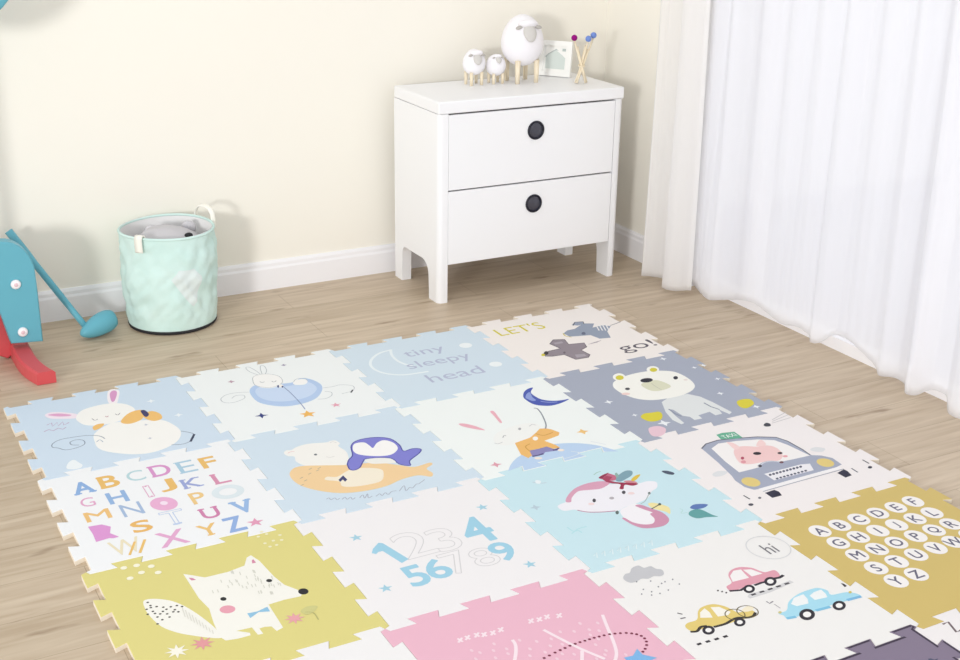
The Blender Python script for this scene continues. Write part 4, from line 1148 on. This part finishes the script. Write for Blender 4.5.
sb = thing('stick_bundle', (2.607, .495, DH), 'tied bundle of wooden sticks topped with one magenta and two blue balls', 'ornament')
for k, (bx, by, tx, ty, h, pom) in enumerate([(.026, .006, -.036, .012, .192, m_mag), (-.020, .010, .022, -.012, .188, m_bpom), (-.026, -.006, .064, .012, .198, m_bpom), (.012, -.018, -.012, .020, .160, None), (-.006, .020, .020, .006, .165, None), (.024, -.010, -.028, -.004, .150, None), (-.028, .004, .034, .010, .148, None)]):
    s = MB(); s.tube([(bx, by, .0045), (tx, ty, h)], .0044, m_wood, 8); s.build('stick', sb)
    if pom:
        q = MB(); q.ball((tx, ty, h + .008), .0135, pom, 12); pp = q.build('ball_tip', sb); pp['label'] = 'magenta ball' if pom is m_mag else 'blue ball'
s = MB(); s.tube([(.013*math.cos(2*PI*k/20), .013*math.sin(2*PI*k/20), .078 + .003*math.sin(2*PI*k/20)) for k in range(20)], .003, m_wood, 8, True); s.build('tie', sb)

# ------------------------------------------------------------------ laundry basket
BX, BY, BH = .752, .645, .398
lb = thing('laundry_basket', (BX, BY, 0), 'round mint green fabric laundry basket with white straps against the cream wall', 'basket')
def brad(th, z):
    u = z / BH
    r = .177 + .010 * u + .004 * math.sin(PI * u)
    d = Vector((math.cos(th), math.sin(th), 0))
    n1 = noise.noise(Vector((d.x * 2.2 + z * 6, d.y * 2.2 - z * 3, z * 7 + 1.3)))
    n2 = noise.noise(Vector((d.x * 5 - z * 14, d.y * 5 + z * 8, z * 16 + 4.1)))
    crease = -abs(noise.noise(Vector((d.x * 3 + z * 9, d.y * 3, z * 5 + 8)))) 
    env = min(1, u * 6) * min(1, (1 - u) * 7)
    return r + env * (.011 * n1 + .007 * n2 + .014 * (crease + .25))
NT = 120
s = MB(); s.rings([[(brad(2*PI*k/NT, BH*q/56)*math.cos(2*PI*k/NT), brad(2*PI*k/NT, BH*q/56)*math.sin(2*PI*k/NT), .012 + (BH-.012)*q/56) for k in range(NT)] for q in range(57)], m_mint, True, False)
s.build('fabric_body', lb)
s = MB(); s.lathe([(.172, 0), (.178, .004), (.179, .014), (.174, .016)], m_black, (0, 0, 0), 64); s.build('base', lb)['label'] = 'black base rim'
s = MB(); s.rings([[((brad(2*PI*k/NT, BH) - .004 - .012*q/8)*math.cos(2*PI*k/NT), (brad(2*PI*k/NT, BH) - .004 - .012*q/8)*math.sin(2*PI*k/NT), BH - .022*q + .004) for k in range(NT)] for q in range(9)], m_lining, False, True)
s.build('lining', lb)
s = MB(); s.tube([((brad(2*PI*k/60, BH) - .001)*math.cos(2*PI*k/60), (brad(2*PI*k/60, BH) - .001)*math.sin(2*PI*k/60), BH + .003*math.sin(4*PI*k/60)) for k in range(60)], .0055, m_mint, 10, True); s.build('rim', lb)
def strap(pts, wdt):
    """a flat cotton ribbon with thickness along a path of (x, y, z), width along the rim"""
    s = MB(); P = [Vector(p) for p in catmull(pts, 5)]; rs = []
    for k, p in enumerate(P):
        t = (P[min(k+1, len(P)-1)] - P[max(k-1, 0)]).normalized()
        c = Vector((-p.y, p.x, 0)).normalized(); nn = t.cross(c).normalized() * .0022
        rs.append([p - c*wdt - nn, p + c*wdt - nn, p + c*wdt + nn, p - c*wdt + nn])
    s.rings(rs, m_strap); return s
def pol(deg, r, z): return (r*math.cos(math.radians(deg)), r*math.sin(math.radians(deg)), z)
strap([pol(222, .198, BH-.05), pol(222, .200, BH-.012), pol(222, .197, BH+.012), pol(222, 0.178, BH+.013), pol(222, .171, BH-.02), pol(221, .169, BH-.06)], .017).build('handle', lb)
s = MB()
s.tube(catmull([pol(4, .198, BH-.03), pol(5, .199, BH+.02), pol(10, .194, BH+.047), pol(20, .190, BH+.055), pol(31, .192, BH+.045), pol(37, .197, BH+.015), pol(38, .198, BH-.03)], 5), .010, m_strap, 10, flat=.35); s.build('handle', lb)
# pale print on the front
NU, NV = 26, 26; s = MB(); grid = {}
for a in range(NU + 1):
    for q in range(NV + 1):
        u = a / NU * 2 - 1; v = q / NV
        half = v ** .75; zz = .11 + .17 * v - .035 * abs(u) ** 2 * v + .02 * v * (1 - (1 - min(1, abs(abs(u) - .5) * 2)) ** 2) * -.6
        th = math.radians(284) + math.radians(19) * (u * half) - math.radians(8) * v
        r = brad(th, (zz-.012)/(BH-.012)*BH) + .0012
        grid[a, q] = s.bm.verts.new((r*math.cos(th), r*math.sin(th), zz))
for a in range(NU):
    for q in range(NV): s.face([grid[a, q], grid[a+1, q], grid[a+1, q+1], grid[a, q+1]], m_mintpatch, True)
s.build('printed_patch', lb, merge=True)

pt = thing('plush_toy', (BX + .01, BY + .0, .255), 'pale grey plush toy with a black nose lying inside the mint basket', 'toy')
s = MB()
s.ball((0, -.01, .085), (.125, .115, .065), m_grey, 24, Matrix.Rotation(.15, 3, 'Y'), lambda p: p * (1 + .06 * noise.noise(p * 18)))
s.build('plush_body', pt)
s = MB(); s.ball((.055, -.085, .125), (.017, .012, .011), m_black, 10); s.build('nose', pt)
for sx in (-1, 1):
    s = MB(); s.ball((.02 + sx * .075, .055, .115), (.032, .018, .03), m_grey, 12); s.build('ear', pt)

# ------------------------------------------------------------------ toy golf club
gc = thing('toy_golf_club', (.40, .585, 0), 'blue toy golf club leaning behind the blue and red plastic toy', 'toy club')
A_ = Vector((.392, .590, .045)); B_ = Vector((.166, .755, .428))
s = MB(); n = 9
s.tube([A_.lerp(B_, k / n) - Vector((.40, .585, 0)) for k in range(n + 1)], [.0125] * 3 + [.0135] * 4 + [.016] * 3, m_blue, 16); s.build('shaft', gc)
s = MB()
rot = Matrix.Rotation(math.radians(24), 3, 'Z') @ Matrix.Rotation(math.radians(-10), 3, 'Y')
def wedge(p):
    q = p.copy(); u = (p.x + .09) / .18
    q.z *= .62 + .5 * u; q.y *= .7 + .35 * u
    q.z = max(q.z, -.032); q.x = min(q.x, .070)
    return q
s.ball((.044, .016, .044), (.090, .048, .052), m_blue, 22, rot, wedge); s.build('club_head', gc)

# ------------------------------------------------------------------ blue and red toddler toy at the left edge
gy = thing('toddler_toy', (0, .45, 0), 'blue and red plastic toddler toy with round board, cut off by the left edge', 'toy')
pl_ = [(.085, .085), (.20, .075), (.200, .30)] + arc(.095, .345, .105, .135, 0, 90, 8)[1:] + [(-.30, .485)] + arc(-.30, .345, .105, .135, 90, 180, 8)[1:] + [(-.405, .075), (-.29, .085), (-.275, .20)] + arc(-.105, .20, .165, .10, 180, 0, 12)[1:-1] + [(.062, .20)]
s = MB(); s.extrude(pl_, 1, -.02, .04, m_blue, .006, 2); s.build('side_panel', gy)
for x, z in ((.125, .315), (.13, .127)):
    q = MB(); q.lathe([(.018, -.002), (.018, .006), (.0145, .010), (.009, .011)], m_bolt, (x, -.02, z), 24, 'y')
    q.lathe([(.008, .0105), (.006, .013), (.001, .0135)], m_screw, (x, -.02, z), 12, 'y', cap0=False); q.build('bolt', gy)
s = MB()
rs = []
for k in range(17):
    u = k / 16; y = .14 - .40 * u; x = .120 + .004*u + (.036 * ((u - .5) / .5) ** 2 if u > .5 else 0); w_ = .033; h_ = .062 - .014 * u
    z0_ = .001 + .0
    rs.append([(x - w_, y, z0_), (x + w_, y, z0_), (x + w_, y, z0_ + h_ - .008), (x + w_ - .008, y, z0_ + h_), (x - w_ + .008, y, z0_ + h_), (x - w_, y, z0_ + h_ - .008)])
s.rings(rs, m_red, smooth=False); s.build('foot', gy)['label'] = 'red plastic foot'
s = MB(); s.extrude([(-.10, .10), (.075, .0015), (.10, .02), (.085, .14), (.055, .22), (-.02, .31), (-.10, .31)], 1, .05, .08, m_red, .006, 2); s.build('inner_brace', gy)['label'] = 'red inner brace'
s = MB(); s.tube([(-.10, .02, .46), (-.10, .02, 1.30)], .022, m_blue, 16); s.build('pole', gy)
s = MB(); s.lathe([(.2, -.015), (.266, -.015), (.272, -.009), (.272, .009), (.266, .015), (.2, .015)], m_blue, (0, 0, 1.50), 64, 'y'); s.build('round_board', gy)

# ------------------------------------------------------------------ curtains
ZT = 2.28
def curtain(name, ctrl, m, rip, label, cat, seed, zrows=34, sub=26, topamp=.03):
    """ctrl: (y, x, hem height) along the hem; hangs in folds from ZT"""
    P = catmull(ctrl, sub); n = len(P); s = MB(); rows = []
    arc_ = [0]
    for a, b in zip(P, P[1:]): arc_.append(arc_[-1] + math.hypot(b[0]-a[0], b[1]-a[1]))
    xm = sum(p[1] for p in P) / n
    for q in range(zrows + 1):
        v = (q / zrows) ** 1.25; row = []
        for k, (y, x, hz) in enumerate(P):
            g = (1 - v) ** .8                         # 1 at the hem
            z = hz + (ZT - hz) * v
            fold = topamp * math.sin(2 * PI * (arc_[k] / .16) + seed) * v
            ri = rip * math.sin(2*PI*arc_[k]/.05 + 3*noise.noise(Vector((arc_[k]*4, v*1.5, seed)))) * (.5 + .5*g)
            xx = x * (.25 + .75*g) + xm * (.75 - .75*g) + fold + ri
            yy = y + .014 * noise.noise(Vector((arc_[k]*3, v*2, seed + 5))) * v
            row.append((min(xx, WX - .026), yy, z))
        rows.append(row)
    s.rings(rows, m, closed=False)
    o = s.build(name); tag(o, label, cat, 'curtains at the window')
    md = o.modifiers.new('thickness', 'SOLIDIFY'); md.thickness = .0008
    return o
curtain('drape_curtain', [(.255, 2.835, .02), (.235, 2.815, .02), (.20, 2.845, .022), (.165, 2.875, .02), (.13, 2.872, .022), (.095, 2.83, .018), (.05, 2.80, .018), (.0, 2.822, .018), (-.03, 2.87, .022), (-.045, 2.885, .025)], m_drape, .0012, 'narrow white drape gathered against the wall at the left end of the window', 'curtain', .3, sub=16, topamp=.018)
hem = [(.06, 2.94, .03), (.01, 2.935, .03), (-.04, 2.925, .02), (-.09, 2.905, .02), (-.17, 2.885, .02), (-.23, 2.905, .035), (-.31, 2.94, .055), (-.40, 2.945, .065), (-.50, 2.945, .045), (-.58, 2.94, .035), (-.66, 2.945, .05), (-.73, 2.945, .04), (-.765, 2.93, .02), (-.81, 2.938, .035), (-.86, 2.948, .08), (-.93, 2.95, .09), (-1.02, 2.95, .065), (-1.10, 2.942, .04), (-1.14, 2.925, .02), (-1.20, 2.94, .03), (-1.26, 2.93, .03), (-1.305, 2.89, .02), (-1.34, 2.905, .02), (-1.38, 2.94, .05), (-1.44, 2.945, .05), (-1.49, 2.905, .02), (-1.54, 2.885, .02), (-1.62, 2.90, .03)]
y = -1.62
while y > -2.75:
    hem += [(y - .08, 2.94, .05), (y - .15, 2.945, .05), (y - .22, 2.90, .02), (y - .28, 2.89, .02)]; y -= .28
curtain('sheer_curtain', hem, m_sheer, .0010, 'white sheer voile curtain hanging in folds across the balcony door', 'curtain', 1.1, zrows=30, sub=14)

# ------------------------------------------------------------------ light and camera
wd = bpy.data.worlds.new('World'); sc.world = wd; wd.use_nodes = True
wd.node_tree.nodes['Background'].inputs['Color'].default_value = (.985, .992, 1, 1)
wd.node_tree.nodes['Background'].inputs['Strength'].default_value = 1.02
def area(name, loc, tgt, size, power, colr=(1, 1, 1)):
    L = bpy.data.lights.new(name, 'AREA'); L.shape = 'DISK'; L.size = size; L.energy = power; L.color = colr
    o = bpy.data.objects.new(name, L); col.objects.link(o); o.location = loc
    o.rotation_euler = (Vector(tgt) - Vector(loc)).to_track_quat('-Z', 'Y').to_euler(); return o
sd = bpy.data.lights.new('hazy_daylight', 'SUN'); sd.energy = .8; sd.angle = math.radians(40); sd.color = (.98, .99, 1)
so = bpy.data.objects.new('hazy_daylight', sd); col.objects.link(so); so.location = (6, -1, 3)
so.rotation_euler = Vector((-.93, .16, -.34)).to_track_quat('-Z', 'Y').to_euler()
area('softbox_light', (-5.2, -6.6, 2.1), (2.2, .5, .8), 1.2, 350, (1, .995, .98))

cd = bpy.data.cameras.new('camera'); cam = bpy.data.objects.new('camera', cd); col.objects.link(cam)
cd.sensor_width = 36; cd.lens = 48.0166; cd.clip_start = .05
cam.matrix_world = Matrix([[0.879036, 0.155421, -0.450711, -0.523774], [-0.476504, 0.317113, -0.81999, -4.307951], [0.015482, 0.935566, 0.352812, 1.848183], [0.0, 0.0, 0.0, 1.0]])
sc.camera = cam
sc.view_settings.view_transform = 'Standard'; sc.view_settings.look = 'None'
sc.view_settings.exposure = -0.03; sc.view_settings.gamma = 1; sc.view_settings.use_curve_mapping = False
